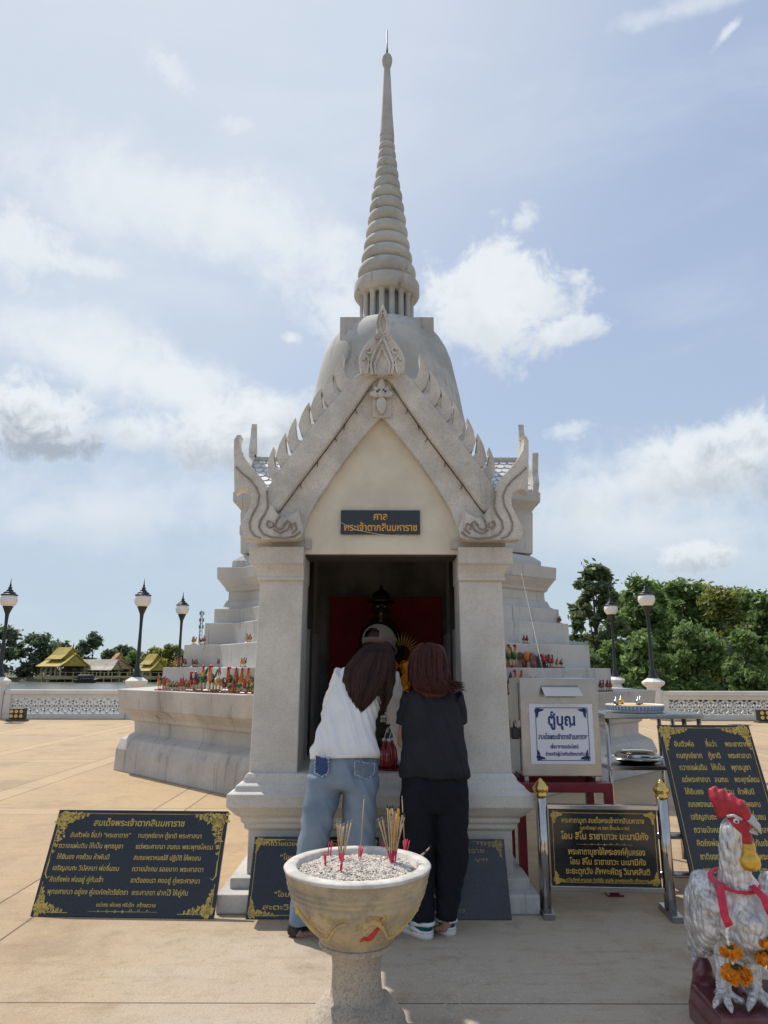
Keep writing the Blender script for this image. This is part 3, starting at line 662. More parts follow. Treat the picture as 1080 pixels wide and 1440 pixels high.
# ---------------------------------------------------------------- gold ornament helpers (flat scrolls on plaques)
def spiral(mb, cx, cz, r, a0, turns, w, y, sgn=1):
    pts = []; n = int(10*turns)+6
    for k in range(n+1):
        u = k/n; a = a0+sgn*2*pi*turns*u; rr = r*(1-0.85*u); pts.append((cx+rr*cos(a), cz+rr*sin(a)))
    mb.arch(pts, [w*(1-0.6*k/n) for k in range(n+1)], y, y+0.0006)
def leaf(mb, x, z, ang, l, w, y):
    c, s = cos(ang), sin(ang); pts = []
    for u, v in ((0, 0), (.25, .5), (.55, .42), (.8, .12), (1, -.1), (.7, -.25), (.35, -.42)):
        pts.append((x+(u*l)*c-(v*w)*s, y, z+(u*l)*s+(v*w)*c))
    mb.add(pts, [tuple(range(7))])
def corner(mb, x, z, sx, sz, lx, lz, w, y):
    """dense corner scroll: runs lx along the edge and lz down the side from corner x,z; sx, sz point inward"""
    f = lambda u, v: (x+sx*u, z+sz*v)
    rnd = random.Random(int(1000*abs(x)+77*abs(z)))
    def sweep(L, horiz):
        n = 7
        for k in range(n):
            u = (k+0.35)/n; d = L*u; t = (1-u)**0.8*min(lx, lz)*0.32+w*1.2
            for j, (o, rr) in enumerate(((0.30, 0.36), (0.78, 0.28))):
                uu, vv = (d, t*o+w*2) if horiz else (t*o+w*2, d)
                c = f(uu, vv); spiral(mb, c[0], c[1], t*rr*0.95+w, rnd.uniform(0, 6), 1.1, w*0.9, y, sx*sz*(1 if horiz else -1)*(-1)**(k+j))
                leaf(mb, c[0], c[1], rnd.uniform(0, 6.28), t*0.6+w, t*0.35+w, y-0.0003)
                leaf(mb, c[0]+rnd.uniform(-t, t)*.3, c[1]+rnd.uniform(-t, t)*.3, rnd.uniform(0, 6.28), t*0.5+w, t*0.3+w, y-0.0005)
    sweep(lx, True); sweep(lz, False)
    mb.arch([f(w, lz*1.15), f(w, 0), f(w, w), f(lx*1.15, w)][0:2], w*0.5, y, y+0.0006); mb.arch([f(0, w), f(lx*1.15, w)], w*0.5, y, y+0.0006)
def frame_lines(mb, x0, x1, z0, z1, w, y):
    for a, b in (((x0, z0), (x1, z0)), ((x0, z1), (x1, z1)), ((x0, z0), (x0, z1)), ((x1, z0), (x1, z1))): mb.arch([a, b], w, y, y+0.0006)
def divider(mb, x, z, L, w, y):
    mb.arch([(x-L, z), (x-L*.2, z), (x, z), (x+L*.2, z), (x+L, z)], [w*.3, w*.6, w*.6, w*.6, w*.3], y, y+0.0006)
    mb.add([(x-w*4, y-0.0003, z), (x, y-0.0003, z+w*4), (x+w*4, y-0.0003, z), (x, y-0.0003, z-w*4)], [(0, 1, 2, 3)])
    for s in (-1, 1):
        for q in (0.22, 0.45, 0.7): spiral(mb, x+s*L*q, z+w*1.5, w*5*(1-q*.5), 0, 1.2, w*.7, y, s)

# ---------------------------------------------------------------- leaning granite plaque, left
def lean_plaque(name, label, pbl, pbr, ytop, material, zref=None, group=None, xtop=None):
    """stone slab standing on the ground and leaning back; local x along the foot, z up the face"""
    a, b = gd(*pbl), gd(*pbr); w = (b-a).length; yaw = math.atan2(b.y-a.y, b.x-a.x)
    dy, zt = ytop; lean = math.atan2(dy, zt); h = sqrt(dy*dy+zt*zt)
    r = thing(name, label, 'plaque', ((a.x+b.x)/2, (a.y+b.y)/2, 0.002), (-lean, 0, yaw), group)
    obj('panel', MB().box(-w/2, w/2, 0, 0.022, 0, h), material, r, bevel=0.0025)
    return r, w, h
r, w, h = lean_plaque('granite_plaque', 'polished black granite plaque with gold verses leaning on its own left of the porch', (42, 1289), (300, 1293), (0.24, 0.545), M_GRAN)
t = MB(); Yt = -0.0012
def row(t_, u0, u1, v, hgt, off=0.016, mb=None, wd=None):   # u,v as fractions of the slab seen from the front
    text_into(mb or t, t_, (u0+u1)/2*w-w/2, (1-v)*h-hgt*h*0.25, hgt*h, (u1-u0)*w, y=Yt, off=off)
row('สมเด็จพระเจ้าตากสินมหาราช', .225, .755, .135, .088, .022)
L = [('อันตัวพ่อ ชื่อว่า “พระยาตาก”', .105, .455, 'ทนทุกข์ยาก กู้ชาติ พระศาสนา', .50, .865), ('ถวายแผ่นดิน ให้เป็น พุทธบูชา', .055, .425, 'แด่พระศาสนา สมณะ พระพุทธโคดม', .50, .94),
     ('ให้ยืนยง คงถ้วน ห้าพันปี', .06, .36, 'สมณะพราหมณ์ชี ปฏิบัติ ให้พอสม', .50, .88), ('เจริญสมถะ วิปัสสนา พ่อชื่นชม', .055, .43, 'ถวายบังคม รอยบาท พระศาสดา', .505, .905),
     ('คิดถึงพ่อ พ่ออยู่ คู่กับเจ้า', .055, .355, 'ชาติของเรา คงอยู่ คู่พระศาสนา', .51, .895)]
for k, (a, a0, a1, b, b0, b1) in enumerate(L):
    v = .255+k*.105; row(a, a0, a1, v, .064); row(b, b0, b1, v, .064)
row('พุทธศาสนา อยู่ยง คู่องค์กษัตริย์ตรา  พระศาสดา ฝากไว้ ให้คู่กัน', .06, .84, .785, .064); row('แม่เชย พ่อพร ศรีเจ๊ก  สร้างถวาย', .35, .675, .895, .046)
obj('lettering', t, M_GOLD, r)
t = MB(); m_ = 0.018
for sx in (-1, 1):
    corner(t, sx*(w/2-m_), h-m_, -sx, -1, w*.18, h*.42, .0032, Yt); corner(t, sx*(w/2-m_), m_, -sx, 1, w*.16, h*.24, .0032, Yt)
    t.arch([(sx*(w/2-m_-.006), h*.52), (sx*(w/2-m_-.004), h*.38), (sx*(w/2-m_-.02), h*.34), (sx*(w/2-m_-.04), h*.36)], [.004, .004, .003, .001], Yt, Yt+.0006)
t.arch([(-w*.32, h-.022), (w*.32, h-.022)], .0016, Yt, Yt+.0006); divider(t, 0, .03, w*.19, .0022, Yt)
obj('gold_scrollwork', t, M_GOLD, r)

# two plaques leaning on the porch step behind the worshippers
r, w, h = lean_plaque('granite_plaque', 'black granite plaque with gold prayer leaning on the porch step behind the incense bowl', (345, 1293), (532, 1294), (0.20, 0.405), M_GRAN)
t = MB()
row('คำถวายดวงพระวิญญาณพระเจ้าตากสิน', .08, .90, .10, .075); row('“โอม สิโน ราชาเทวะ นะมามิหัง”', .22, .92, .27, .09); row('คาถาบูชา', .36, .62, .40, .07); row('คาถาบูชาขอพร', .30, .74, .56, .075)
row('“โอม สิโน ราชาเทวะ นะมามิหัง”', .20, .95, .72, .085); row('สะตะวิสัสนา อะ อิ ภะ คะ', .12, .90, .87, .085)
obj('lettering', t, M_GOLD, r)
t = MB()
for sx in (-1, 1):
    corner(t, sx*(w/2-.014), h-.014, -sx, -1, w*.2, h*.16, .0028, Yt); corner(t, sx*(w/2-.014), .014, -sx, 1, w*.2, h*.2, .0028, Yt)
frame_lines(t, -w/2+.02, w/2-.02, .02, h-.02, .0014, Yt); obj('gold_scrollwork', t, M_GOLD, r)
r, w, h = lean_plaque('granite_plaque', 'granite plaque painted sky-reflection grey leaning on the porch step behind the woman in black', (548, 1294), (720, 1294.5), (0.20, 0.395), M_GREY)
t = MB(); M_OLDG = mat('worn_gold_paint', (0.36, 0.27, 0.10), 0.6, vary=0.5, vscale=60)
row('พระเจ้าตากสินมหาราช', .10, .82, .16, .085); row('บูชา', .74, .84, .27, .05); row('โอม สิโน ราชาเทวะ', .2, .60, .58, .08); row('นะมามิหัง', .30, .56, .72, .07); row('(สาธุ)', .42, .62, .89, .055)
obj('lettering', t, M_OLDG, r)
t = MB(); corner(t, w/2-.02, h-.014, -1, -1, w*.22, h*.2, .003, Yt); obj('gold_scrollwork', t, M_OLDG, r)

# large plaque at the right on its steel stand
r, w, h = lean_plaque('granite_plaque', 'tall black granite plaque with gold verses on a steel stand behind the silver rooster', (985, 1290), (1133, 1290), (0.42, 1.06), M_GRAN)
t = MB(); rows = ['อันตัวพ่อ |ชื่อว่า|พระยาตาก', 'ทนทุกข์ยาก|กู้ชาติ|พระศาสนา', 'ถวายแผ่นดิน|ให้เป็น|พุทธบูชา', 'แด่พระศาสนา|สมณะ|พระพุทธโคดม', 'ให้ยืนยง|คงถ้วน|ห้าพันปี', 'สมณพราหมณ์ชี|ปฏิบัติ|ให้พอสม',
    'เจริญสมถะ|วิปัสสนา|พ่อชื่นชม', 'ถวายบังคม|รอยบาท|พระศาสดา', 'คิดถึงพ่อ|พ่ออยู่|คู่กับเจ้า', 'ชาติของเรา|คงอยู่|คู่พระศาสนา', 'พุทธศาสนา|อยู่ยง|คู่องค์กษัตริย์', 'พระศาสดา|ฝากไว้|ให้คู่กัน']
for k, s in enumerate(rows):
    a, b, c = s.split('|'); v = .115+k*.067
    for q, u, cw_ in ((a.strip(), .13, .29), (b.strip(), .47, .17), (c.strip(), .68, .26)):
        text_into(t, q, u*w-w/2, (1-v)*h-.0125*h, .042*h, min(cw_*w, .036*h*xmax(q)*.92), 'L', off=.022, y=Yt)
obj('lettering', t, M_GOLD, r)
t = MB()
for sx in (-1, 1):
    corner(t, sx*(w/2-.016), h-.016, -sx, -1, w*.30, h*.14, .004, Yt); corner(t, sx*(w/2-.016), .016, -sx, 1, w*.16, h*.07, .004, Yt)
frame_lines(t, -w/2+.022, w/2-.022, .022, h-.022, .0016, Yt); obj('gold_scrollwork', t, M_GOLD, r)
e = thing('plaque_stand', 'steel tube stand behind the tall granite plaque', 'stand', (r.location.x, r.location.y+0.5, 0))
mb = MB()
for z in (0.10, 0.34): mb.tube([(-0.52, 0, z), (0.45, 0, z)], 0.022, 8)
obj('crossbar', mb, M_SS, e)
for x in (-0.42, 0.42): obj('leg', MB().tube([(x, 0.05, 0.0), (x, 0.0, 0.42)], 0.02, 8), M_SS, e)

# ---------------------------------------------------------------- prayer sign between steel posts
a, b = gd(768, 1284), gd(944, 1288); yaw = math.atan2(b.y-a.y, b.x-a.x); w = (b-a).length
sg = thing('prayer_sign', 'black sign with gold prayer hung between two steel posts with gold finials', 'sign', ((a.x+b.x)/2, (a.y+b.y)/2, 0), (0, 0, yaw))
hp = zz(1117, a.y)
for s in (-1, 1):
    p = obj('post', MB().lathe([(0.034, 0.03), (0.034, hp)], (s*w/2, 0, 0), 20), M_SSP, sg)
    obj('foot', MB().box(s*w/2-0.033, s*w/2+0.033, -0.13, 0.13, 0.0, 0.035), M_SS, p, bevel=0.003)
    obj('finial', MB().lathe([(0.037, hp-0.008), (0.041, hp+0.0), (0.038, hp+0.008), (0.033, hp+0.012), (0.044, hp+0.024), (0.050, hp+0.038), (0.047, hp+0.050), (0.034, hp+0.057), (0.036, hp+0.063), (0.027, hp+0.068), (0.029, hp+0.074), (0.017, hp+0.081), (0.013, hp+0.09), (0.004, hp+0.098)], (s*w/2, 0, 0), 20), M_GOLDM, p)
pz0, pz1 = zz(1243, a.y), zz(1137, a.y); pw = w-0.088
obj('panel', MB().box(-pw/2, pw/2, -0.012, 0.012, pz0, pz1), M_GRAN, sg, bevel=0.002)
obj('crossbar', MB().box(-w/2+.03, w/2-.03, -0.02, 0.02, pz1+0.002, pz1+0.030), M_SSP, sg, bevel=0.004)
obj('crossbar', MB().box(-w/2+.03, w/2-.03, -0.02, 0.02, pz0-0.034, pz0-0.002), M_SS, sg, bevel=0.004)
t = MB(); h_ = pz1-pz0
def srow(s, u0, u1, v, hg, off=0.02): text_into(t, s, (u0+u1)/2*pw-pw/2, pz1-v*h_-hg*h_*.25, hg*h_, (u1-u0)*pw, y=-0.0132, off=off)
srow('พระคาถาบูชา สมเด็จพระเจ้าตากสินมหาราช', .11, .88, .15, .095); srow('(บูชาด้วยธูป ๑๖ ดอก ตั้งนะโม ๓ จบ)', .28, .74, .245, .06); srow('โอม สิโน ราชาเทวะ นะมามิหัง', .10, .91, .36, .125, .025)
srow('พระคาถาบูชาให้พระองค์คุ้มครอง', .16, .87, .565, .115); srow('โอม สิโน ราชาเทวะ นะมามิหัง', .17, .87, .695, .11); srow('ชะยะตุภวัง สัพพะศัตรู วินาศสันติ', .13, .90, .82, .11); srow('ขวัญทิพย์ พานทอง กิตติชัย บุญส่ง และครอบครัว สร้างถวาย', .13, .88, .93, .058)
obj('lettering', t, M_GOLD, sg)
t = MB()
for s in (-1, 1):
    corner(t, s*(pw/2-.016), pz1-.016, -s, -1, pw*.1, h_*.15, .0026, -0.0132); corner(t, s*(pw/2-.016), pz0+.016, -s, 1, pw*.1, h_*.15, .0026, -0.0132)
frame_lines(t, -pw/2+.018, pw/2-.018, pz0+.018, pz1-.018, .0014, -0.0132); divider(t, 0, pz1-.46*h_, pw*.26, .0016, -0.0132)
obj('gold_scrollwork', t, M_GOLD, sg)

# ---------------------------------------------------------------- donation box on a red stand
YB = 5.0
bl, br, tl = at(735, 1092, YB), at(847.5, 1092, YB), at(729, 954, YB)
bx0, bx1, bz0, bz1 = bl.x, br.x, bl.z, tl.z; bw = bx1-bx0; bd = 0.40
st = thing('box_stand', 'dark red painted steel stand under the donation box', 'stand', ((bx0+bx1)/2, YB+bd/2, 0))
sw = bw/2+0.05; zt = bz0-0.02
mb = MB()
for y0, y1 in ((-bd/2-.05, -bd/2), (bd/2, bd/2+.05)): mb.box(-sw, sw, y0, y1, zt-0.075, zt-0.015)
for x0, x1 in ((-sw, -sw+.045), (sw-.045, sw)): mb.box(x0, x1, -bd/2, bd/2, zt-0.07, zt-0.02)
obj('top_frame', mb, M_RED, st, bevel=0.004)
for sx in (-1, 1):
    for sy in (-1, 1):
        x, y = sx*(sw-.025), sy*(bd/2+.024)
        l = obj('leg', MB().obox((x*0.99, y, (zt-.07)/2), (0.026, 0, 0), (0, 0.026, 0), (-x*0.0, 0, (zt-.07)/2)), M_RED, st, bevel=0.003)
        obj('foot_plate', MB().box(x-.06, x+.045, y-.045, y+.045, 0.001, 0.010), M_RED, l)
bo = thing('donation_box', 'brushed steel donation box with a slot and a white printed notice', 'box', ((bx0+bx1)/2, YB+bd/2, bz0))
hb = bz1-bz0
obj('body', MB().box(-bw/2, bw/2, -bd/2, bd/2, 0, hb), M_SS, bo, bevel=0.006)
mb = MB()
for x in (-bw/2+.03, bw/2-.03):
    for y in (-bd/2+.03, bd/2-.03): mb.box(x-.014, x+.014, y-.014, y+.014, -0.055, 0.0)
obj('foot', mb, M_SS, bo)
def bpt(px, py): p = at(px, py, YB); return p.x-(bx0+bx1)/2, p.z-bz0
sx0, sz0 = bpt(762, 978); sx1, sz1 = bpt(812, 966)
obj('coin_slot', MB().box(sx0+.03, sx1-.02, -bd/2-0.004, -bd/2+.002, sz0-0.012, sz0+.002), M_BLK, bo)
obj('slot_hood', MB().add([(sx0, -bd/2-.10, sz0), (sx1+.01, -bd/2-.10, sz0), (sx1, -bd/2-.002, sz1+.01), (sx0-.005, -bd/2-.002, sz1+.01), (sx0, -bd/2-.10, sz0-.004), (sx1+.01, -bd/2-.10, sz0-.004), (sx1, -bd/2-.002, sz1+.004), (sx0-.005, -bd/2-.002, sz1+.004)],
    [(0, 1, 2, 3), (7, 6, 5, 4), (0, 4, 5, 1), (0, 3, 7, 4), (1, 5, 6, 2)]), M_SSP, bo)
obj('door_seam', MB().box(-bw/2-.0025, -bw/2+.002, -bd/2+.04, -bd/2+.045, .03, hb-.03), M_BLK, bo)
obj('hasp', MB().box(-bw/2-.006, -bw/2+.002, -bd/2+.02, -bd/2+.09, hb*.50, hb*.56), M_SSP, bo)
pk = thing('padlock', 'black padlock hanging on the side of the donation box', 'padlock', ((bx0+bx1)/2-bw/2-.03, YB+.06, bz0+hb*.37))
obj('body', MB().box(-.028, .022, -.045, .045, 0, .075), M_BLK, pk, bevel=0.008)
obj('shackle', MB().tube([(0, .03*cos(a), .075+.045*sin(a)) if 0 <= a <= pi else (0, 0, 0) for a in [pi*k/10 for k in range(11)]], 0.008, 8, ref=(1, 0, 0)), M_SS, pk)
n0, n1 = bpt(745, 990), bpt(832.5, 1072.5); n0 = bpt(747, 1074); n1 = bpt(832, 990)
nw, nh = n1[0]-n0[0], n1[1]-n0[1]
no = thing('paper_notice', 'white laminated notice with dark blue lettering on the donation box', 'notice', ((bx0+bx1)/2+(n0[0]+n1[0])/2, YB-.0035, bz0+n0[1]))
obj('sheet', MB().box(-nw/2, nw/2, -0.001, .0008, 0, nh), mat('white_paper', (0.72, 0.73, 0.78), 0.35), no)
M_BLUE = mat('blue_ink', (0.015, 0.04, 0.18), 0.5)
t = MB(); y_ = -.0024
for s, u0, u1, v, hg, o in (('ตู้บุญ', .29, .72, .30, .27, .035), ('สมเด็จพระเจ้าตากสินมหาราช', .13, .90, .565, .115, .04), ('เพื่อสาธารณประโยชน์', .31, .75, .725, .085, .035), ('ช่วยเหลือผู้ป่วยติดเตียงตากสิน', .23, .84, .845, .080, .035)):
    text_into(t, s, (u0+u1)/2*nw-nw/2, (1-v)*nh-hg*nh*.22, hg*nh, (u1-u0)*nw, y=y_, off=o)
obj('lettering', t, M_BLUE, no)
t = MB(); frame_lines(t, -nw*.40, nw*.42, nh*.055, nh*.935, .0022, y_)
for s in (-1, 1):
    for z_, q in ((nh*.92, -1), (nh*.07, 1)): corner(t, s*nw*.40, z_, -s, q, nw*.12, nh*.15, .0026, y_-.0003)
obj('printed_border', t, M_BLUE, no)
# white sacred thread from the terrace to the table
th = MB(); A, B = at(733, 806, 8.4), at(852, 1030, 4.92); C_ = at(770, 972, 4.97)
th.tube([A.lerp(C_, k/8)-V((0, 0, .10*sin(pi*k/8)*0)) for k in range(9)]+[C_.lerp(B, k/4) for k in range(1, 5)], 0.0010, 5)
tag(obj('sacred_thread', th, M_WHITE), 'thin white thread strung from the moulded storey down across the donation box', 'thread')
th = MB(); A, B = at(476, 735, 4.78), at(640, 775, 4.78)
pts_ = [at(476, 733, 4.79), at(500, 745, 4.778), at(530, 751, 4.778), at(560, 754, 4.778), at(592, 757, 4.79)]
th.tube(pts_, 0.0016, 5); tag(obj('sacred_thread', th, M_WHITE), 'thin white thread looped across the gable name plaque', 'thread')

# ---------------------------------------------------------------- steel table with trays
a = at(849, 1004, 5.35); b = at(990, 1004, 5.35); tz = a.z; tw = b.x-a.x; td = 0.55
tb = thing('steel_table', 'two tier stainless steel table behind the prayer sign', 'table', ((a.x+b.x)/2, 5.35+td/2, 0))
obj('table_top', MB().box(-tw/2, tw/2, -td/2, td/2, tz-.035, tz), M_SS, tb, bevel=0.005)
zs = zz(1077, 5.35); obj('lower_shelf', MB().box(-tw/2+.02, tw/2-.02, -td/2+.005, td/2-.005, zs-.03, zs), M_SS, tb, bevel=0.004)
for x in (-tw/2+.03, tw/2-.03, tw/2-.14):
    for y in (-td/2+.03, td/2-.03): obj('leg', MB().tube([(x, y, 0), (x, y, tz-.034)], 0.017, 10), M_SSP, tb)
cx = at(893, 998, 5.60).x
tr = thing('offering_tray', 'round blue and white pierced tray of small candle cups on the steel table', 'tray', (cx, 5.60, tz+.002))
mb = MB().lathe([(0.20, 0), (0.215, 0.05), (0.22, 0.055), (0.21, 0.058), (0.20, 0.05), (0.19, 0.012)], n=48); obj('rim', mb, M_WHITE, tr)
mb = MB()
for k in range(48):
    a_ = 2*pi*k/48; c_, s_ = cos(a_), sin(a_)
    for rr, zz_ in ((.2075, .022), (.2115, .038)): mb.obox((rr*c_, rr*s_, zz_), (-s_*.007, c_*.007, 0), (c_*.003, s_*.003, 0), (0, 0, .006))
obj('pierced_band', mb, mat('blue_plastic', (0.10, 0.22, 0.45), 0.4), tr)
obj('wax_bed', MB().lathe([(0.19, 0.014), (0.185, 0.052), (0.0, 0.056)], n=32), mat('yellow_wax', (0.72, 0.47, 0.12), 0.5, vary=0.2, vscale=30), tr)
for k, (px, pm) in enumerate(((860, 0), (877, 1), (893, 0), (905, 0))):
    x = at(px, 995, 5.6).x-cx; y = (-.12, .05, -.08, .06)[k]
    cc = tag(obj('candle_cup', MB().lathe([(0.018, 0), (0.024, 0.03), (0.02, 0.032), (0.008, 0.04), (0.004, 0.06)], n=14), M_GOLDM if pm else M_SS), ('small brass candle cup in the pierced tray' if pm else 'small steel candle cup in the pierced tray'), 'candle cup', 'candle cups in the pierced tray')
    cc.location = (cx+x, 5.6+y, tz+.058)
cx = at(897, 1074, 5.55).x
pt = thing('steel_platter', 'oval stainless steel platter on the lower table shelf', 'platter', (cx, 5.55, zs+.002))
mb = MB().lathe([(0.12, 0), (0.20, 0.03), (0.235, 0.04), (0.235, 0.046), (0.19, 0.042), (0.12, 0.014), (0.02, 0.012)], n=40); obj('dish', mb, M_SSP, pt)
obj('cover', MB().lathe([(0.17, 0.043), (0.15, 0.075), (0.10, 0.095), (0.02, 0.10)], n=40), M_SSP, pt)

# ---------------------------------------------------------------- stone incense bowl in front
pc = at(503, 1214, 3.25); PX, PY, RZ = pc.x, 3.25, pc.z
pot = thing('incense_bowl', 'large stone incense bowl on a flared pedestal in the foreground', 'incense bowl', (PX, PY, 0))
U_ = at(604, 1250, PY).x-at(603, 1250, PY).x
rr = 104*U_
zy = lambda y: zz(y, PY)
m_bowl = mat('bowl_stone', (0.46, 0.37, 0.225), 0.88, vary=0.35, vscale=7, hue2=(0.30, 0.25, 0.19), speck=0.12, sscale=160, streak=0.7, streak_col=(0.17, 0.14, 0.11), bump=0.5, bscale=80)
m_ped = mat('pedestal_aggregate', (0.47, 0.395, 0.31), 0.9, vary=0.2, vscale=4, speck=0.4, sscale=150, streak=0.3, bump=0.6, bscale=130)
m_rim = mat('worn_white_rim', (0.62, 0.585, 0.53), 0.85, vary=0.25, vscale=12, streak=0.8, streak_col=(.25, .22, .18), bump=0.3, bscale=60)
# profile from the photograph: half width against height below the rim
zb_ = zy(1321); BH = zy(1234)-zb_
prof = [(48*U_, zb_), (51*U_, zb_+.004), (53*U_, zb_+.014), (52*U_, zb_+.02), (58*U_, zy(1308)), (66*U_, zy(1300)), (76*U_, zy(1288)), (85*U_, zy(1274)), (91.5*U_, zy(1260)), (95*U_, zy(1252)), (93.5*U_, zy(1250.5)), (96*U_, zy(1247)), (97*U_, zy(1244.5)), (95.5*U_, zy(1243)), (98*U_, zy(1239.5)), (99*U_, zy(1237)), (97.5*U_, zy(1235.5)), (100*U_, zy(1230)), (101.5*U_, zy(1224)), (rr-.010, zy(1219))]
obj('bowl', MB().lathe(prof, n=96, cap=False), m_bowl, pot)
obj('rim', MB().lathe([(rr-.014, RZ-0.019), (rr-.003, RZ-0.014), (rr, RZ-0.006), (rr-.006, RZ), (rr-.048, RZ+.002), (rr-.055, RZ-.004), (rr-.062, RZ-.05), (rr-.10, RZ-.07), (rr-.10, RZ-.08)], n=96, cap=False), m_rim, pot)
obj('pedestal', MB().lathe([(.200, 0.0), (.206, 0.012), (.202, 0.035), (.182, 0.058), (.162, 0.075), (.143, 0.105), (38*U_, zy(1402)), (35*U_, zy(1390)), (33.5*U_, zy(1372)), (33.5*U_, zy(1352)), (35*U_, zy(1342)), (40*U_, zy(1335)), (50*U_, zy(1329)), (53*U_, zy(1325)), (50*U_, zb_+.001)], n=72), m_ped, pot)
# carved dragon in low relief with a red stripe
def onbowl(u, v, d=0.0):                # u: angle (0 faces the camera), v: 0..1 up the side
    z = zb_+0.02+v*(zy(1254)-zb_-.02)
    for (r0, z0), (r1, z1) in zip(prof, prof[1:]):
        if z0 <= z <= z1: rad = r0+(r1-r0)*(z-z0)/(z1-z0) if z1 > z0 else r0; break
    return V(((rad+d)*sin(u), -(rad+d)*cos(u), z))
m_relief = mat('ochre_wash', (0.52, 0.385, 0.13), 0.85, vary=0.35, vscale=14, hue2=(0.40, 0.315, 0.20), streak=0.6, bump=0.4, bscale=70)
mb = MB()
rd_ = random.Random(8)
for base_u in (-0.75, 0.62):
    body = [onbowl(base_u-0.50+1.15*k/47, 0.50+0.30*sin(k/47*7.5+0.6)*(1-0.2*k/47), 0.000) for k in range(48)]
    mb.tube(body, [(0.013*(1-0.7*k/47)+0.002, 0.0055) for k in range(48)], 8, ref=(0, 0, 1))
    for k in range(2, 46):                  # mane and scales along the back
        u = base_u-0.50+1.15*k/47; v = 0.50+0.30*sin(k/47*7.5+0.6)*(1-0.2*k/47)
        mb.tube([onbowl(u, v+.05, .001), onbowl(u+.015, min(.97, v+.12), .002), onbowl(u+.04, min(.98, v+.15), .0)], [.0032, .0028, .0008], 5)
    for q in range(16):                     # cloud curls and waves
        cu, cv, r_ = base_u+rd_.uniform(-.62, .62), rd_.uniform(.08, .92), rd_.uniform(.012, .022); sg = rd_.choice((-1, 1))
        mb.tube([onbowl(cu+r_*3*(1-j/18)*cos(sg*j*.7), min(.99, max(0, cv+r_*5*(1-j/18)*sin(sg*j*.7))), -0.0005) for j in range(18)], .0028, 5)
obj('dragon_relief', mb, m_relief, pot)
mb = MB()
pts_ = [onbowl(0.10+0.30*k/9, 0.26+0.36*(k/9)**1.2+0.04*sin(k), 0.0045) for k in range(10)]
mb.tube(pts_, [(0.003+0.009*sin(pi*k/9)**.8, 0.004) for k in range(10)], 8, ref=(0, 0, 1))
for u, v in ((.36, .82), (.40, .66)): mb.tube([onbowl(u, v, .003), onbowl(u+.03, v+.06, .003)], [(.005, .003), (.002, .002)], 6, ref=(0, 0, 1))
obj('red_stripe', mb, mat('red_glaze', (0.50, 0.03, 0.02), 0.6, vary=0.3, vscale=40), pot)
# ash bed with chips
ra = rr-.060; mb = MB(); nr, na = 22, 72
def ashz(x, y): return RZ-.030+0.012*noise.noise(V((x*9, y*9, 1)))+0.006*noise.noise(V((x*40, y*40, 3)))+0.022*(1-(x*x+y*y)/ra/ra)
vs = [(0, 0, ashz(0, 0))]+[(ra*(i+1)/nr*cos(2*pi*k/na), ra*(i+1)/nr*sin(2*pi*k/na), ashz(ra*(i+1)/nr*cos(2*pi*k/na), ra*(i+1)/nr*sin(2*pi*k/na))) for i in range(nr) for k in range(na)]
fs = [(0, 1+k, 1+(k+1) % na) for k in range(na)]+[(1+i*na+k, 1+(i+1)*na+k, 1+(i+1)*na+(k+1) % na, 1+i*na+(k+1) % na) for i in range(nr-1) for k in range(na)]
mb.add(vs, fs, 0, True)
rn = random.Random(3)
for k in range(4600):
    a_, q = rn.uniform(0, 2*pi), ra*sqrt(rn.random())*.985; x, y = q*cos(a_), q*sin(a_); z = ashz(x, y)+.001
    l = rn.uniform(.004, .011); w_ = rn.uniform(.0015, .004); b_ = rn.uniform(0, pi); tl_ = rn.uniform(-.5, .5)
    d1 = V((cos(b_)*l, sin(b_)*l, tl_*l)); d2 = V((-sin(b_)*w_, cos(b_)*w_, rn.uniform(-.3, .3)*w_)); c = V((x, y, z+.002)); up_ = V((0, 0, .0022))
    mi = 1 if rn.random() < .88 else (2 if rn.random() < .66 else 3)
    mb.add([c-d1-d2, c+d1-d2, c+d1+d2, c-d1+d2, c+up_], [(0, 1, 4), (1, 2, 4), (2, 3, 4), (3, 0, 4)], mi)
obj('ash_bed', mb, [mat('ash', (0.70, 0.63, 0.55), 0.95, vary=0.3, vscale=60), mat('pale_chip', (0.86, 0.78, 0.69), 0.9), mat('charred_chip', (0.16, 0.13, 0.11), 0.9), mat('pink_chip', (0.5, 0.12, 0.13), 0.8)], pot)['kind'] = 'stuff'
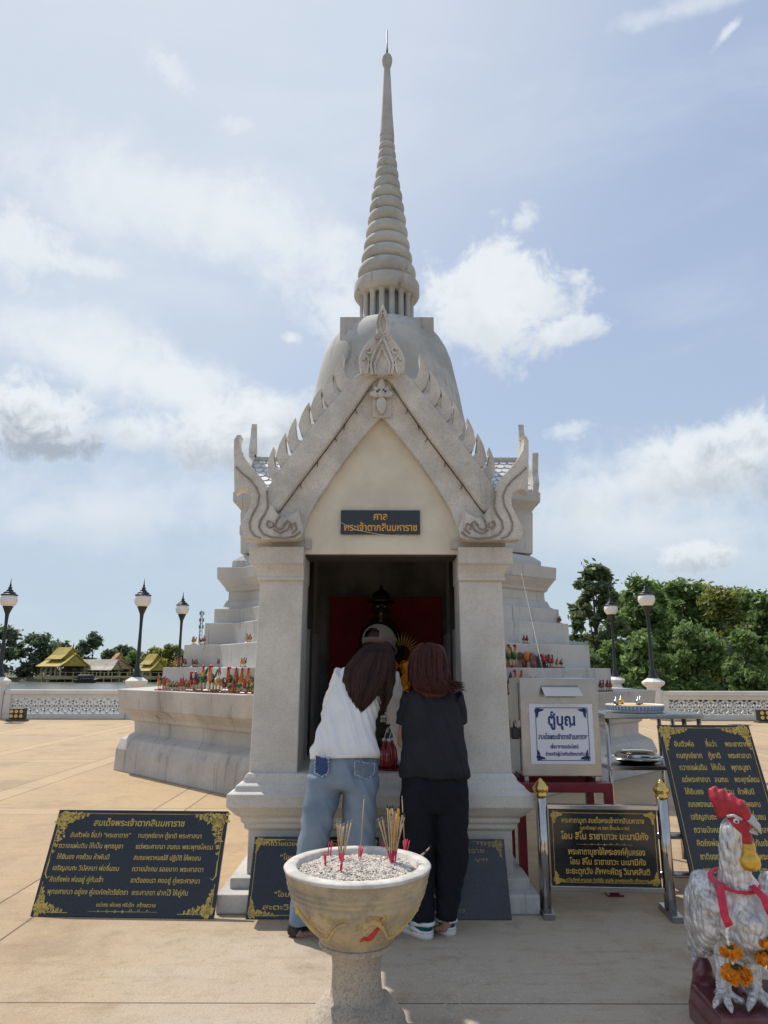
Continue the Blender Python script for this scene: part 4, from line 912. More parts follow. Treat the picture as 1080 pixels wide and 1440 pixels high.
# incense sticks standing in the ash
M_TAN = mat('bamboo_stick', (0.50, 0.36, 0.22), 0.8, vary=0.2, vscale=30); M_PINK = mat('pink_stick_foot', (0.55, 0.02, 0.07), 0.7); M_ASHT = mat('burnt_tip', (0.25, 0.24, 0.22), 0.9)
M_YEL = mat('yellow_taper', (0.72, 0.34, 0.02), 0.5); M_CHAR = mat('charred_tip', (0.02, 0.018, 0.016), 0.9)
def stick(px, py, tx, ty, kind, label, group, dep=None):
    """foot and tip as seen in the photograph; foot lies on the ash"""
    d = ray(px, py); f = gd(px, py, RZ-.016); f = V((f.x, f.y, ashz(f.x-PX, f.y-PY)))
    tip = at(tx, ty, f.y+(dep if dep is not None else rn.uniform(-.02, .02)))
    o = thing('incense_stick', label, 'incense stick', f, (0, 0, 0), group); v = tip-f; u = v.normalized()
    if kind == 'stub':
        obj('shaft', MB().tube([-u*.03, v], 0.0024, 6), M_PINK, o)
    elif kind == 'taper':
        obj('shaft', MB().tube([-u*.03, v*.35], 0.0024, 6), M_TAN, o); obj('wax', MB().tube([v*.35, v*.97, v], [.006, .0055, .003], 8), M_YEL, o); obj('wick', MB().tube([v, v*1.05], .002, 5), M_CHAR, o)
    else:
        c = 0.25 if kind != 'long' else 0.2
        obj('foot', MB().tube([-u*.03, v*c], 0.0024, 6), M_PINK, o); obj('shaft', MB().tube([v*c, v], 0.0031 if kind != 'long' else .0024, 6), M_TAN, o); obj('tip', MB().tube([v, v+u*.012], [.0035, .002], 6), M_ASHT if kind != 'char' else M_CHAR, o)
for k, (tx, ty) in enumerate(((474, 1157), (477, 1160), (479, 1158), (482, 1162), (484, 1161), (489, 1158), (494, 1156.5))):
    stick(478+rn.uniform(-2.5, 3.5), 1213+rn.uniform(-3, 2), tx, ty, 'tan', 'thin tan incense stick in the left bundle of the bowl', 'tan sticks of the left bundle')
for k, (tx, ty) in enumerate(((545, 1136), (548, 1138), (552, 1136), (556, 1140), (558, 1144), (562, 1148), (566, 1146), (569, 1149), (561, 1139), (550, 1147))):
    stick(552+rn.uniform(-3, 3.5), 1214+rn.uniform(-3, 2), tx, ty, 'char', 'thin tan incense stick with charred tip in the right bundle of the bowl', 'tan sticks of the right bundle')
for tx, ty in ((533, 1155), (538, 1153)): stick(549, 1211, tx, ty, 'tan', 'incense stick slanting far left out of the right bundle', 'slanting sticks of the right bundle')
for tx, ty in ((549.5, 1137), (552.5, 1141), (560.5, 1137)): stick(551+rn.uniform(-2, 2), 1212, tx, ty, 'taper', 'short yellow candle stuck among the right bundle of sticks', 'yellow candles in the right bundle')
stick(506, 1206, 512, 1123, 'long', 'tallest single tan incense stick, standing alone mid bowl', None, 0.0)
stick(570, 1195, 565.5, 1123, 'long', 'tall lone incense stick rising behind the right bundle', None, 0.0)
for grp, lab, foot, tips in (('red stubs at the near left', 'burnt out red incense stub in the pair nearest the left rim', (457, 1222), ((455, 1199), (457, 1200), (458.5, 1201))),
        ('red stubs at the back left', 'burnt out red incense stub at the back left of the bowl', (463, 1203), ((463, 1184), (466, 1183), (467.5, 1184))),
        ('red stubs under the left bundle', 'red incense stub leaning in front of the left bundle', (478, 1228), ((481, 1203), (483, 1204), (479.5, 1205))),
        ('red stubs mid bowl', 'red incense stub beside the tall lone stick mid bowl', (506, 1210), ((505, 1189), (508, 1188.5), (511, 1190))),
        ('red stubs at the back', 'red incense stub near the back rim of the bowl', (538, 1195), ((539, 1183), (540.5, 1184))),
        ('red stubs at the back right', 'thin red incense stub at the back right of the bowl', (569, 1201), ((567, 1182), (570.5, 1180), (573, 1180), (576, 1182)))):
    for tx, ty in tips: stick(foot[0]+rn.uniform(-2, 2), foot[1]+rn.uniform(-1.5, 1.5), tx, ty, 'stub', lab, grp)
for fx, fy, tx, ty in ((586, 1203, 604, 1192), (580, 1206, 597, 1199)): stick(fx, fy, tx, ty, 'char', 'grey burnt incense stick lying over the right rim', 'sticks lying over the right rim', .02)

# ---------------------------------------------------------------- balustrade, lamps, floodlights
def balustrade(x0, x1, y, label):
    L = x1-x0; r = thing('balustrade', label, 'railing', ((x0+x1)/2, y, 0)); zt = RAILZ
    obj('top_rail', MB().box(-L/2, L/2, -.13, .13, zt-.13, zt), M_RAIL, r, bevel=0.015)
    obj('upper_beam', MB().box(-L/2, L/2, -.07, .07, zt-.25, zt-.132), M_RAIL, r)
    obj('base', MB().box(-L/2, L/2, -.10, .10, 0, .15), M_RAIL, r, bevel=0.01)
    mb = MB(); z0, z1 = .15, zt-.25; c = (z1-z0); n = max(1, round((L-.3)/c)); cw = (L-.3)/n; zc = (z0+z1)/2
    for i in range(n):
        cx_ = -L/2+.15+cw*(i+.5)
        for rr_, ww in ((.33, .022), (.12, .03)):
            mb.arch([(cx_+cw*rr_*cos(2*pi*k/16), zc+c*rr_*sin(2*pi*k/16)) for k in range(17)], ww, -.03, .03)
        for s in (-1, 1):
            mb.arch([(cx_-cw/2, zc-s*c/2), (cx_-cw*.23, zc-s*c*.23)], .028, -.03, .03); mb.arch([(cx_+cw/2, zc+s*c/2), (cx_+cw*.23, zc+s*c*.23)], .028, -.03, .03)
            mb.arch([(cx_+s*cw*.12, zc), (cx_+s*cw*.5, zc)], .02, -.03, .03); mb.arch([(cx_, zc+s*c*.12), (cx_, zc+s*c*.5)], .02, -.03, .03)
        mb.arch([(cx_-cw*.5+.0, zc-c*.16), (cx_-cw*.36, zc), (cx_-cw*.5, zc+c*.16)], .018, -.028, .028); mb.arch([(cx_+cw*.5, zc-c*.16), (cx_+cw*.36, zc), (cx_+cw*.5, zc+c*.16)], .018, -.028, .028)
    obj('lattice_panel', mb, M_WHITE, r)
    for x in (-L/2+.07, L/2-.07): obj('end_post', MB().box(x-.10, x+.10, -.11, .11, .15, zt-.132), M_RAIL, r)
    return r
YR = 21.7; RAILZ = zz(971, YR)
xl = at(190, 960, YR).x; xr = at(919, 960, YR).x; xl1 = at(5, 960, YR).x
balustrade(xl1+.15, xl-.2, YR, 'white pierced balustrade along the river at the left')
balustrade(xl1-4.2, xl1-.15, YR, 'white pierced balustrade continuing left past the corner lamp post')
balustrade(xr+.2, xr+6.2, YR, 'white pierced balustrade along the trees at the right')
for x, lab in ((xl, 'white pierced balustrade running back to the river on the left side'), (xr, 'white pierced balustrade running back on the right side')):
    q = balustrade(x-3.5, x+3.5, YR, lab); q.location = (x, YR+4.2, 0); q.rotation_euler = (0, 0, pi/2)
def lamp(px, pyg, pyb, Y, label):
    """px,pyg: globe centre; pyb: top of the pedestal"""
    g_ = at(px, pyg, Y); zp = RAILZ+.30
    r = thing('street_lamp', label, 'street lamp', (g_.x, Y, 0), (0, 0, 0), 'lamps on the balustrade')
    def octl(rad, z): return [(rad*cos(pi/8+pi*k/4), rad*sin(pi/8+pi*k/4), z) for k in range(8)]
    obj('pedestal', MB().stack([octl(q, z) for q, z in ((.24, 0), (.24, RAILZ+.02), (.20, RAILZ+.04), (.19, RAILZ+.10), (.30, RAILZ+.18), (.33, RAILZ+.22), (.33, RAILZ+.27), (.22, RAILZ+.34), (.16, RAILZ+.38))]), M_RAIL, r)
    zb = RAILZ+.36; zg = g_.z
    obj('pole', MB().lathe([(.16, zb), (.16, zb+.05), (.10, zb+.12), (.11, zb+.2), (.06, zb+.30), (.055, zb+.9), (.045, zg-.9), (.05, zg-.6), (.06, zg-.45), (.13, zg-.27), (.15, zg-.24), (.15, zg-.2)], n=14), M_BLK, r)
    obj('globe', MB().lathe([(.13, -.22), (.20, -.17), (.245, -.08), (.255, 0), (.245, .07), (.21, .13)], (0, 0, zg), 24), M_GLOBE, r)
    obj('cap', MB().lathe([(.21, .12), (.245, .125), (.25, .15), (.21, .165), (.17, .185), (.175, .20), (.18, .215), (.13, .235), (.095, .26), (.10, .275), (.105, .29), (.06, .305), (.05, .34), (.065, .36), (.062, .375), (.03, .39), (.028, .43), (.04, .445), (.02, .47), (.012, .56), (.003, .66)], (0, 0, zg), 18), M_BLK, r)
lamp(12.5, 843, 960, YR, 'lamp post with white globe at the far left end of the railing')
lamp(201, 843.5, 960, YR, 'middle of three left lamp posts, standing at the railing corner')
lamp(256.5, 856, 960, 27.0, 'shortest looking left lamp post with white globe, nearest the terraces')
lamp(909, 842.5, 945, YR, 'taller right lamp post with white globe at the railing corner')
lamp(859, 856.5, 945, 27.0, 'farther right lamp post with white globe half hidden by the base')
def flood(px0, px1, py0, py1, Y, n, label):
    a, b = at(px0, py1, Y), at(px1, py0, Y); w, h = b.x-a.x, b.z-a.z
    r = thing('floodlight', label, 'floodlight', ((a.x+b.x)/2, Y, 0.0)); z0 = .06
    obj('housing', MB().box(-w/2, w/2, -.10, .10, z0, z0+h), M_BLK, r, bevel=.01); obj('bracket', MB().box(-w/2-.06, w/2+.06, -.14, .14, 0.001, .055), mat('dull_brown_metal', (.11, .09, .07), .6), r)
    for i in range(n):
        for j in range(2):
            x, z = -w/2+w*(i+.5)/n, z0+h*(.28+.44*j); mb = MB(); q = min(w/n, h/2)*.36
            mb.stack([[(x+q*s*cos(2*pi*k/14), y, z+q*s*sin(2*pi*k/14)) for k in range(14)] for y, s in ((-.099, 1), (-.118, 1), (-.122, .75))]); obj('lens', mb, mat('amber_lens', (.75, .50, .14), .3, vary=.2, vscale=40), r)
flood(14.5, 36.5, 996, 1011, 20.6, 3, 'black floodlight with six amber lenses on the ground by the left railing')
flood(1066, 1088, 998, 1013, 20.6, 3, 'black floodlight with amber lenses at the right edge of the plaza')

# pale flecks of ash and crumbs trodden into the paving by the bowl
mb = MB(); rk_ = random.Random(12)
for k in range(560):
    px = rk_.gauss(640, 75) if k < 380 else rk_.uniform(20, 1000); py = rk_.gauss(1385, 28) if k < 380 else rk_.uniform(1300, 1438)
    c = gd(px, min(1460, py)); s_ = rk_.uniform(.0010, .0032)*(1 if k < 380 else .8); a = rk_.uniform(0, pi)
    if k >= 380 and abs(px-540) < 240 and py < 1320: continue
    d1 = V((cos(a), sin(a), 0))*s_*rk_.uniform(1, 2.2); d2 = V((-sin(a), cos(a), 0))*s_; up_ = V((0, 0, .0012)); mi = 0 if k < 380 or rk_.random() < .3 else 1
    mb.add([c-d1-d2, c+d1-d2, c+d1+d2, c-d1+d2, c+up_], [(0, 1, 4), (1, 2, 4), (2, 3, 4), (3, 0, 4)], mi)
tag(obj('ash_flecks', mb, [mat('pale_fleck', (.56, .51, .44), .9), mat('dark_crumb', (.08, .06, .045), .9)]), 'pale flecks of ash scattered on the paving right of the incense bowl', 'ash litter', kind='stuff')

# ---------------------------------------------------------------- people
M_SKIN = mat('skin', (0.42, 0.25, 0.17), 0.55, vary=0.12, vscale=14, bump=0.05, bscale=120)
def cloth(name, c, vary=0.15, rough=0.9, b=0.25, streak=0.0): return mat(name, c, rough, vary=vary, vscale=7, bump=b, bscale=220, spec=0.25, speck=0.10, sscale=420)
from mathutils.bvhtree import BVHTree
def hair_mat(name, c, hi):
    m = mat(name, c, 0.55, spec=0.25); nt = m.node_tree; N = nt.nodes; b = N['Principled BSDF']
    tc = N.new('ShaderNodeTexCoord'); mp = N.new('ShaderNodeMapping'); mp.inputs['Scale'].default_value = (260, 260, 7); nt.links.new(tc.outputs['Object'], mp.inputs[0])
    n = N.new('ShaderNodeTexNoise'); n.inputs['Scale'].default_value = 1.0; n.inputs['Detail'].default_value = 4; nt.links.new(mp.outputs[0], n.inputs['Vector'])
    mx = N.new('ShaderNodeMix'); mx.data_type = 'RGBA'; mx.inputs[6].default_value = (*c, 1); mx.inputs[7].default_value = (*hi, 1); nt.links.new(n.outputs['Fac'], mx.inputs[0]); nt.links.new(mx.outputs[2], b.inputs['Base Color'])
    g = N.new('ShaderNodeNewGeometry'); m2 = N.new('ShaderNodeMix'); m2.data_type = 'RGBA'; nt.links.new(g.outputs['Random Per Island'], m2.inputs[0]); nt.links.new(mx.outputs[2], m2.inputs[6]); m2.inputs[7].default_value = (*[q*.42 for q in c], 1); nt.links.new(m2.outputs[2], b.inputs['Base Color'])
    bp = N.new('ShaderNodeBump'); bp.inputs['Strength'].default_value = 0.9; bp.inputs['Distance'].default_value = 0.006; nt.links.new(n.outputs['Fac'], bp.inputs['Height']); nt.links.new(bp.outputs[0], b.inputs['Normal'])
    return m
def hand(mb, wr, d, n, sgn):
    """palm, four fingers of different lengths and a thumb from the side; d: pointing direction, n: back of the hand"""
    d = d.normalized(); s = d.cross(n).normalized()*sgn; n = s.cross(d).normalized()*sgn
    mb.tube([wr-d*.03, wr, wr+d*.03, wr+d*.07, wr+d*.088], [(.027, .022), (.028, .019), (.036, .017), (.040, .016), (.034, .013)], 12, ref=s)
    for k, (o, l) in enumerate(((-.029, .066), (-.010, .076), (.010, .070), (.028, .056))):
        b = wr+d*.08+s*o; p = [b-d*.02, b+d*l*.35-n*.003, b+d*l*.7-n*.011, b+d*l*.97-n*.023]; mb.tube(p, [.0095, .0092, .0085, .007], 8, ref=s)
    b = wr+d*.025-s*.030; mb.tube([b+s*.012, b-s*.016+d*.018, b-s*.026+d*.042, b-s*.028+d*.062], [.013, .011, .010, .008], 8, ref=n)
def head(mb, c, fwd, up=V((0, 0, 1))):
    """skull, jaw, nose, brow, lips, ears; fwd is where the face looks"""
    r = fwd.cross(up).normalized(); f = up.cross(r).normalized(); rot = Matrix((r, f, up)).transposed()
    def L(x, y, z): return c+r*x+f*y+up*z
    mb.ell(L(0, -.012, .02), (.073, .085, .090), 20, 14, rot=rot); mb.ell(L(0, .018, -.045), (.058, .068, .068), 18, 12, rot=rot)
    mb.tube([L(0, .088, .012), L(0, .104, -.016), L(0, .100, -.026)], [.008, .014, .010], 8); mb.ell(L(0, .076, .03), (.05, .016, .014), 12, 8, rot=rot)
    mb.ell(L(0, .084, -.052), (.024, .010, .008), 12, 8, rot=rot); mb.ell(L(0, .083, -.063), (.022, .010, .009), 12, 8, rot=rot); mb.ell(L(0, .072, -.096), (.022, .018, .014), 12, 8, rot=rot)
    for s in (-1, 1): mb.ell(L(s*.077, -.005, -.01), (.010, .020, .032), 10, 8, rot=rot)
    return L
def wrinkle(seed, amp, sx=9, sz=14, fx=0.0):
    def f(co):
        a = noise.noise(V((co.x*sx+seed, co.y*sx, co.z*sz+fx*co.x*10)))
        b = noise.noise(V((co.x*sx*2.3+seed*2, co.y*sx*2, co.z*sz*1.9+co.x*12)))
        return amp*((1-abs(a)*2.2)*0.7+b*0.5)
    return f
def strands(par, hairobj, p, m, n, path, seed, Yfront):
    """many separate locks laid on the surface of the hair; path(rnd) gives the points of a lock as seen from behind"""
    tree_ = BVHTree.FromPolygons([v.co.copy() for v in hairobj.data.vertices], [list(q.vertices) for q in hairobj.data.polygons])
    rnd = random.Random(seed); mb = MB()
    for _ in range(n):
        pts = []; lift = rnd.uniform(-.001, .006); last = None
        for (x, y) in path(rnd):
            a = p(x, y, Yfront); d = ray(x, y).normalized(); hit = tree_.ray_cast(a, d)
            if hit[0] is not None: last = (hit[0]-a).length; pts.append(hit[0]-d*lift)
            elif last is not None: pts.append(a+d*(last-lift))
        if len(pts) < 4: continue
        w = rnd.uniform(.0018, .0048); k = len(pts); mb.tube(pts, [w*(.55+.45*sin(pi*min(1, .25+i/k)))*(1 if i < k-1 else .15) for i in range(k)], 4, smooth=True)
    return obj('hair_locks', mb, m, par)
def rel(o): return lambda px, py, Y: at(px, py, Y)-o

# --- woman in the white sweatshirt
org = V((-0.27, 4.27, 0)); p = rel(org)
pw = thing('person', 'long haired woman in white sweatshirt, blue jeans and beige cap leaning into the shrine', 'person', org)
def mid(a, b, u=.5): return a+(b-a)*u
hipL, kneeL, ankL = p(457, 1098, 4.35), p(438, 1200, 4.30), p(425, 1300, 4.23)
hipR, kneeR, ankR = p(507, 1098, 4.35), p(504, 1195, 4.31), p(494, 1298, 4.25)
shL, elL, wrL = p(482, 950, 4.55), p(464, 1003, 4.60), p(478, 1048, 4.90)
shR, elR, wrR = p(549, 955, 4.60), p(559, 1010, 4.70), p(571, 1070, 4.84)
pel, wai, che, nec, hd = p(483, 1085, 4.36), p(488, 1035, 4.42), p(506, 970, 4.52), p(519, 935, 4.60), p(533, 906, 4.70)
b = MB()
b.tube([p(483, 1100, 4.355), pel, wai, che, p(512, 950, 4.56), nec], [(.10, .07), (.165, .115), (.125, .095), (.15, .105), (.14, .075), (.055, .055)], 20)
b.tube([che, nec, hd], [.05, .052, .05], 14)
for h, k, a in ((hipL, kneeL, ankL), (hipR, kneeR, ankR)):
    b.tube([h, mid(h, k, .3), k, mid(k, a, .35), a], [.070, .070, .052, .050, .034], 14)
    b.tube([a+V((-.03, -.015, -.03)), a+V((-.01, .0, -.05)), a+V((.09, .06, -.060))], [(.028, .028), (.026, .022), (.022, .012)], 12)
for s, e, w_ in ((shL, elL, wrL), (shR, elR, wrR)):
    b.tube([mid(s, che, .3), s, mid(s, e), e, mid(e, w_), w_], [.055, .048, .042, .037, .034, .025], 12)
hand(b, wrL, V((.3, .8, -.4)), V((0, .3, 1)), 1); hand(b, wrR, V((.2, .8, -.5)), V((0, .4, 1)), -1)
fw = V((.45, .86, -.22)).normalized(); LH = head(b, hd, fw, (V((0, 0, 1))-fw*fw.z).normalized())
obj('body', fuse(b, .008, 3), M_SKIN, pw)
for s in (-1, 1): obj('eye', MB().ell(LH(s*.031, .080, .012), (.012, .008, .008), 10, 8), mat('eye', (.05, .03, .02), .2), pw)
j = MB(); j.tube([p(483, 1058, 4.385), p(483, 1078, 4.37), p(482, 1105, 4.355), p(481, 1113, 4.348)], [(.188, .135), (.198, .148), (.200, .153), (.18, .135)], 28)
for h, k, a, r0 in ((hipL, kneeL, ankL, 1), (hipR, kneeR, ankR, -1)):
    j.tube([h+V((0, 0, .02)), mid(h, k, .45), k, mid(k, a, .5), a+V((0, 0, -.005))], [(.106, .13), (.094, .118), (.080 if r0 > 0 else .090, .102), (.076, .088), (.070, .073)], 22)
jm = fuse(j, .009, 4, wrinkle(3, .011, 5, 8, 1.8))
M_JEAN = mat('faded_denim', (0.15, 0.20, 0.265), 0.9, vary=0.35, vscale=4, hue2=(0.24, 0.295, 0.355), bump=0.3, bscale=260, spec=0.2, speck=0.12, sscale=500)
jo = obj('jeans', jm, M_JEAN, pw)
def back_patch(pts, Y, off): return [p(x, y, Y) for x, y in pts]
for pts, lab in ((((444, 1062), (462, 1066), (462, 1086), (453, 1092), (443, 1086)), 'l'), (((499, 1070), (527, 1073), (526, 1088), (513, 1096), (499, 1088)), 'r')):
    pb = MB(); q = [p(x, y, 4.2) for x, y in pts]
    # project each pocket point on the seat of the jeans
    def seat(x, y):
        best = None
        d = ray(x, y)
        for Yk in range(60):
            Yc = 4.16+Yk*.004; c = at(x, y, Yc)-org
            if best is None:
                u = (c.x-(pel.x))/.205; vv = 1-min(1, u*u)
                if c.y >= (p(482, y, 4.36).y-.158*sqrt(vv)-.006): best = c
        return best or at(x, y, 4.25)-org
    loop = []
    n = len(pts)
    for i in range(n):
        for u in (0, .34, .67): x = pts[i][0]+(pts[(i+1) % n][0]-pts[i][0])*u; y = pts[i][1]+(pts[(i+1) % n][1]-pts[i][1])*u; loop.append((x, y))
    cx_ = sum(a for a, _ in loop)/len(loop); cy_ = sum(a for _, a in loop)/len(loop)
    ctr = seat(cx_, cy_); vs = [ctr+V((0, -.006, 0))]+[seat(x, y)+V((0, -.005, 0)) for x, y in loop]
    pb.add(vs, [(0, i+1, (i+1) % len(loop)+1) for i in range(len(loop))])
    po = obj('pocket', pb, mat('blue_pocket_denim' if lab == 'l' else 'pale_pocket_denim', (0.03, 0.06, 0.17) if lab == 'l' else (0.15, 0.20, 0.26), 0.9, vary=0.2, vscale=30), jo)
    fr = MB(); rf = random.Random(5)
    for i in range(len(loop)):
        a_, c_ = vs[i+1], vs[(i+1) % len(loop)+1]
        for u in (0, .25, .5, .75):
            m_ = a_.lerp(c_, u)+V((0, -.004, 0)); fr.tube([m_, m_+V((rf.uniform(-.007, .007), -.003, rf.uniform(-.009, .006)))], [.0022, .0008], 4)
    obj('frayed_edge', fr, mat('white_thread', (.62, .66, .70), .9), po)
s_ = MB()
s_.tube([p(485, 1066, 4.375), p(485, 1058, 4.38), p(487, 1030, 4.42), p(493, 1005, 4.46), p(503, 975, 4.52), p(509, 955, 4.56), p(515, 940, 4.595), p(519, 932, 4.615)], [(.204, .152), (.208, .156), (.176, .145), (.155, .135), (.158, .125), (.150, .10), (.10, .075), (.062, .06)], 30)
M_FLEECE = mat('white_fleece', (0.80, 0.79, 0.77), 0.95, vary=0.05, vscale=6, bump=0.3, bscale=240, spec=0.2)
sw_ = obj('sweatshirt', fuse(s_, .008, 4, wrinkle(11, .012, 5, 8, 2.6)), M_FLEECE, pw)
for q_, (sh, el, wr) in enumerate(((shL, elL, wrL), (shR, elR, wrR))):
    s_ = MB(); s_.tube([mid(sh, che, .40), sh, mid(sh, el, .5), el, mid(el, wr, .5), wr], [.066, .068, .060, .058, .050, .040], 16)
    obj('sleeve', fuse(s_, .008, 4, wrinkle(13+q_, .010, 8, 16, 1.0)), M_FLEECE, sw_)
hem = MB(); hem.tube([p(485, 1067, 4.375), p(485, 1061.5, 4.378)], [(.207, .156), (.209, .158)], 40); obj('hem', hem, M_FLEECE, sw_)
# hair: a mass down the back plus many separate locks
M_HAIR = hair_mat('dark_brown_hair', (0.042, 0.018, 0.013), (0.105, 0.048, 0.035))
hb = MB()
hb.ell(hd+V((-.003, -.012, .006)), (.095, .107, .096), 22, 16)
hb.tube([p(530, 914, 4.63), p(523, 927, 4.55), p(516, 943, 4.47), p(512, 960, 4.415), p(509, 978, 4.375), p(507, 993, 4.355), p(505, 1006, 4.345)], [(.088, .055), (.118, .065), (.138, .06), (.122, .045), (.090, .035), (.045, .02), (.006, .006)], 24)
hb.tube([p(541, 912, 4.64), p(546, 935, 4.54), p(548, 958, 4.47), p(546, 980, 4.43), p(541, 1001, 4.41)], [(.05, .06), (.050, .045), (.036, .03), (.022, .02), (.004, .004)], 16)
ho_ = obj('hair', fuse(hb, .007, 3, lambda c: .006*noise.noise(V((c.x*60, c.y*60, c.z*5)))), M_HAIR, pw)
def path1(r):
    u = r.uniform(-1, 1); j = [r.uniform(-2, 2) for _ in range(4)]; main = u < .62 or r.random() < .3
    ex, ey = (505+u*17, 1004-26*abs(u)+r.uniform(-12, 5)) if main else (541+(u-.8)*18, 1000+r.uniform(-22, 3))
    P4 = [(531+u*17, 914), (519+u*33+j[0], 940), (513+u*31+j[1]+(4 if not main else 0), 960), ((511+u*26+ex)/2+j[2], (966+ey)/2), (ex, ey)]
    out = []
    for i in range(4):
        for t_ in (0, .25, .5, .75): out.append((P4[i][0]+(P4[i+1][0]-P4[i][0])*t_, P4[i][1]+(P4[i+1][1]-P4[i][1])*t_))
    return out+[P4[-1]]
strands(pw, ho_, p, M_HAIR, 320, path1, 5, 4.1)
# cap with the strap opening at the back
cp = MB(); fr_ = fw; up_ = (V((0, 0, 1))-fr_*fr_.z).normalized(); rt = fr_.cross(up_).normalized()
cc = hd+up_*.022-fr_*.006; n = 36; m_ = 12; vs = []; fs = []
for i in range(m_+1):
    th_ = R(-22)+(pi/2-R(-22))*i/m_
    for k in range(n):
        ph = 2*pi*k/n; vs.append(cc+rt*(.109*cos(th_)*sin(ph))-fr_*(.126*cos(th_)*cos(ph))+up_*(.109*sin(th_)))
for i in range(m_):
    for k in range(n):
        k2 = (k+1) % n; ang = min(k+.5, n-k-.5)*360/n; el_ = -22+112*(i+.5)/m_
        if ang < 32 and -8 < el_ < 34 and (ang/32)**2+(max(0, el_-8)/27)**2 < 1: continue
        fs.append((i*n+k, i*n+k2, (i+1)*n+k2, (i+1)*n+k))
cp.add(vs, fs, 0, True)
cap = obj('cap', cp, cloth('beige_twill', (0.115, 0.086, 0.064)), pw); so_ = cap.modifiers.new('s', 'SOLIDIFY'); so_.thickness = .004
br = MB(); bv = []
for i in range(3):
    for k in range(13):
        a_ = R(-75)+R(150)*k/12; q = .098+.075*i/2*cos(a_*.9)
        bv.append(cc+rt*(.098*sin(a_)*(1+.02*i))+fr_*(.112*cos(a_)+.075*i/2*max(0, cos(a_))**.6)-up_*(.035+.012*i*(1-abs(a_))))
br.add(bv, [(i*13+k, i*13+k+1, (i+1)*13+k+1, (i+1)*13+k) for i in range(2) for k in range(12)], 0, True)
bo_ = obj('brim', br, cloth('beige_twill', (0.115, 0.086, 0.064)), cap); q = bo_.modifiers.new('s', 'SOLIDIFY'); q.thickness = .004
def shoe(par, heel, toe, m, name='shoe'):
    d = (toe-heel); d.z = 0; L_ = d.length; d.normalize(); sd_ = V((-d.y, d.x, 0)); sb = MB()
    def ring(u, w_, z0, z1):
        c = heel+d*(u*L_); return [c+sd_*w_+V((0, 0, z0)), c+sd_*w_*1.02+V((0, 0, (z0+z1)/2)), c+sd_*w_*.7+V((0, 0, z1)), c-sd_*w_*.7+V((0, 0, z1)), c-sd_*w_*1.02+V((0, 0, (z0+z1)/2)), c-sd_*w_+V((0, 0, z0))]
    sb.stack([ring(0, .030, 0, .058), ring(.05, .046, 0, .074), ring(.3, .048, 0, .070), ring(.5, .052, 0, .080), ring(.75, .058, 0, .064), ring(.93, .046, 0, .045), ring(1.0, .018, 0, .028)], 0, True)
    o = obj(name, sb, m, par); q = o.modifiers.new('s', 'SUBSURF'); q.levels = q.render_levels = 2
    return o
M_SHOE = mat('black_shoe', (.012, .011, .011), .55)
g1, g2 = gd(409, 1319)-org, gd(442, 1305)-org; dd_ = (g2-g1).normalized(); shoe(pw, V((g1.x, g1.y, .001)), V((g1.x, g1.y, .001))+dd_*.25, M_SHOE)
g1 = V((ankR.x-.05, ankR.y-.04, .001)); shoe(pw, g1, g1+dd_*.25, M_SHOE)

# --- woman in black with white clogs
org = V((0.31, 4.28, 0)); p = rel(org)
pb_ = thing('person', 'reddish haired woman in black t-shirt, black trousers and white clogs praying at the shrine', 'person', org)
hipL, kneeL, ankL = p(589, 1108, 4.34), p(587, 1205, 4.30), p(597, 1295, 4.22)
hipR, kneeR, ankR = p(633, 1108, 4.34), p(635, 1205, 4.31), p(629, 1293, 4.245)
shL, elL, wrL = p(577, 983, 4.46), p(566, 1045, 4.47), p(592, 1012, 4.72)
shR, elR, wrR = p(639, 983, 4.46), p(646, 1042, 4.48), p(614, 1010, 4.72)
pel, wai, che, nec, hd = p(611, 1088, 4.36), p(610, 1045, 4.39), p(607, 1000, 4.43), p(605, 962, 4.48), p(604, 930, 4.54)
b = MB()
b.tube([p(611, 1118, 4.35), pel, wai, che, p(607, 978, 4.46), nec], [(.12, .10), (.165, .12), (.135, .10), (.145, .105), (.13, .075), (.05, .05)], 20)
b.tube([che, nec, hd], [.05, .05, .05], 14)
for h, k, a in ((hipL, kneeL, ankL), (hipR, kneeR, ankR)):
    b.tube([h, mid(h, k, .3), k, mid(k, a, .35), a], [.082, .078, .055, .052, .034], 14)
    b.tube([a, a+V((-.012, .006, -.045)), a+V((-.07, .03, -.058))], [(.032, .032), (.028, .026), (.022, .012)], 12)
for s, e, w_ in ((shL, elL, wrL), (shR, elR, wrR)): b.tube([mid(s, che, .3), s, mid(s, e), e, mid(e, w_), w_], [.052, .047, .042, .037, .034, .024], 12)
hand(b, wrL, V((.25, .35, .9)), V((-1, 0, .2)), 1); hand(b, wrR, V((-.25, .35, .9)), V((1, 0, .2)), -1)
fw = V((.0, .93, -.36)).normalized(); LH = head(b, hd, fw, (V((0, 0, 1))-fw*fw.z).normalized())
obj('body', fuse(b, .008, 3), M_SKIN, pb_)
for s in (-1, 1): obj('eye', MB().ell(LH(s*.031, .080, .012), (.012, .008, .008), 10, 8), MATS['eye'], pb_)
j = MB(); j.tube([p(611, 1080, 4.37), p(611, 1100, 4.36), p(611, 1125, 4.35), p(611, 1140, 4.345)], [(.185, .135), (.198, .150), (.195, .15), (.18, .135)], 28)
for h, k, a in ((hipL, kneeL, ankL), (hipR, kneeR, ankR)): j.tube([h, mid(h, k, .45), k, mid(k, a, .5), a+V((0, 0, -.0))], [(.105, .13), (.100, .115), (.090, .098), (.072, .078), (.053, .058)], 22)
obj('trousers', fuse(j, .009, 4, wrinkle(21, .011, 5, 9, 1.6)), cloth('black_trousers', (0.010, 0.011, 0.016)), pb_)
s_ = MB()
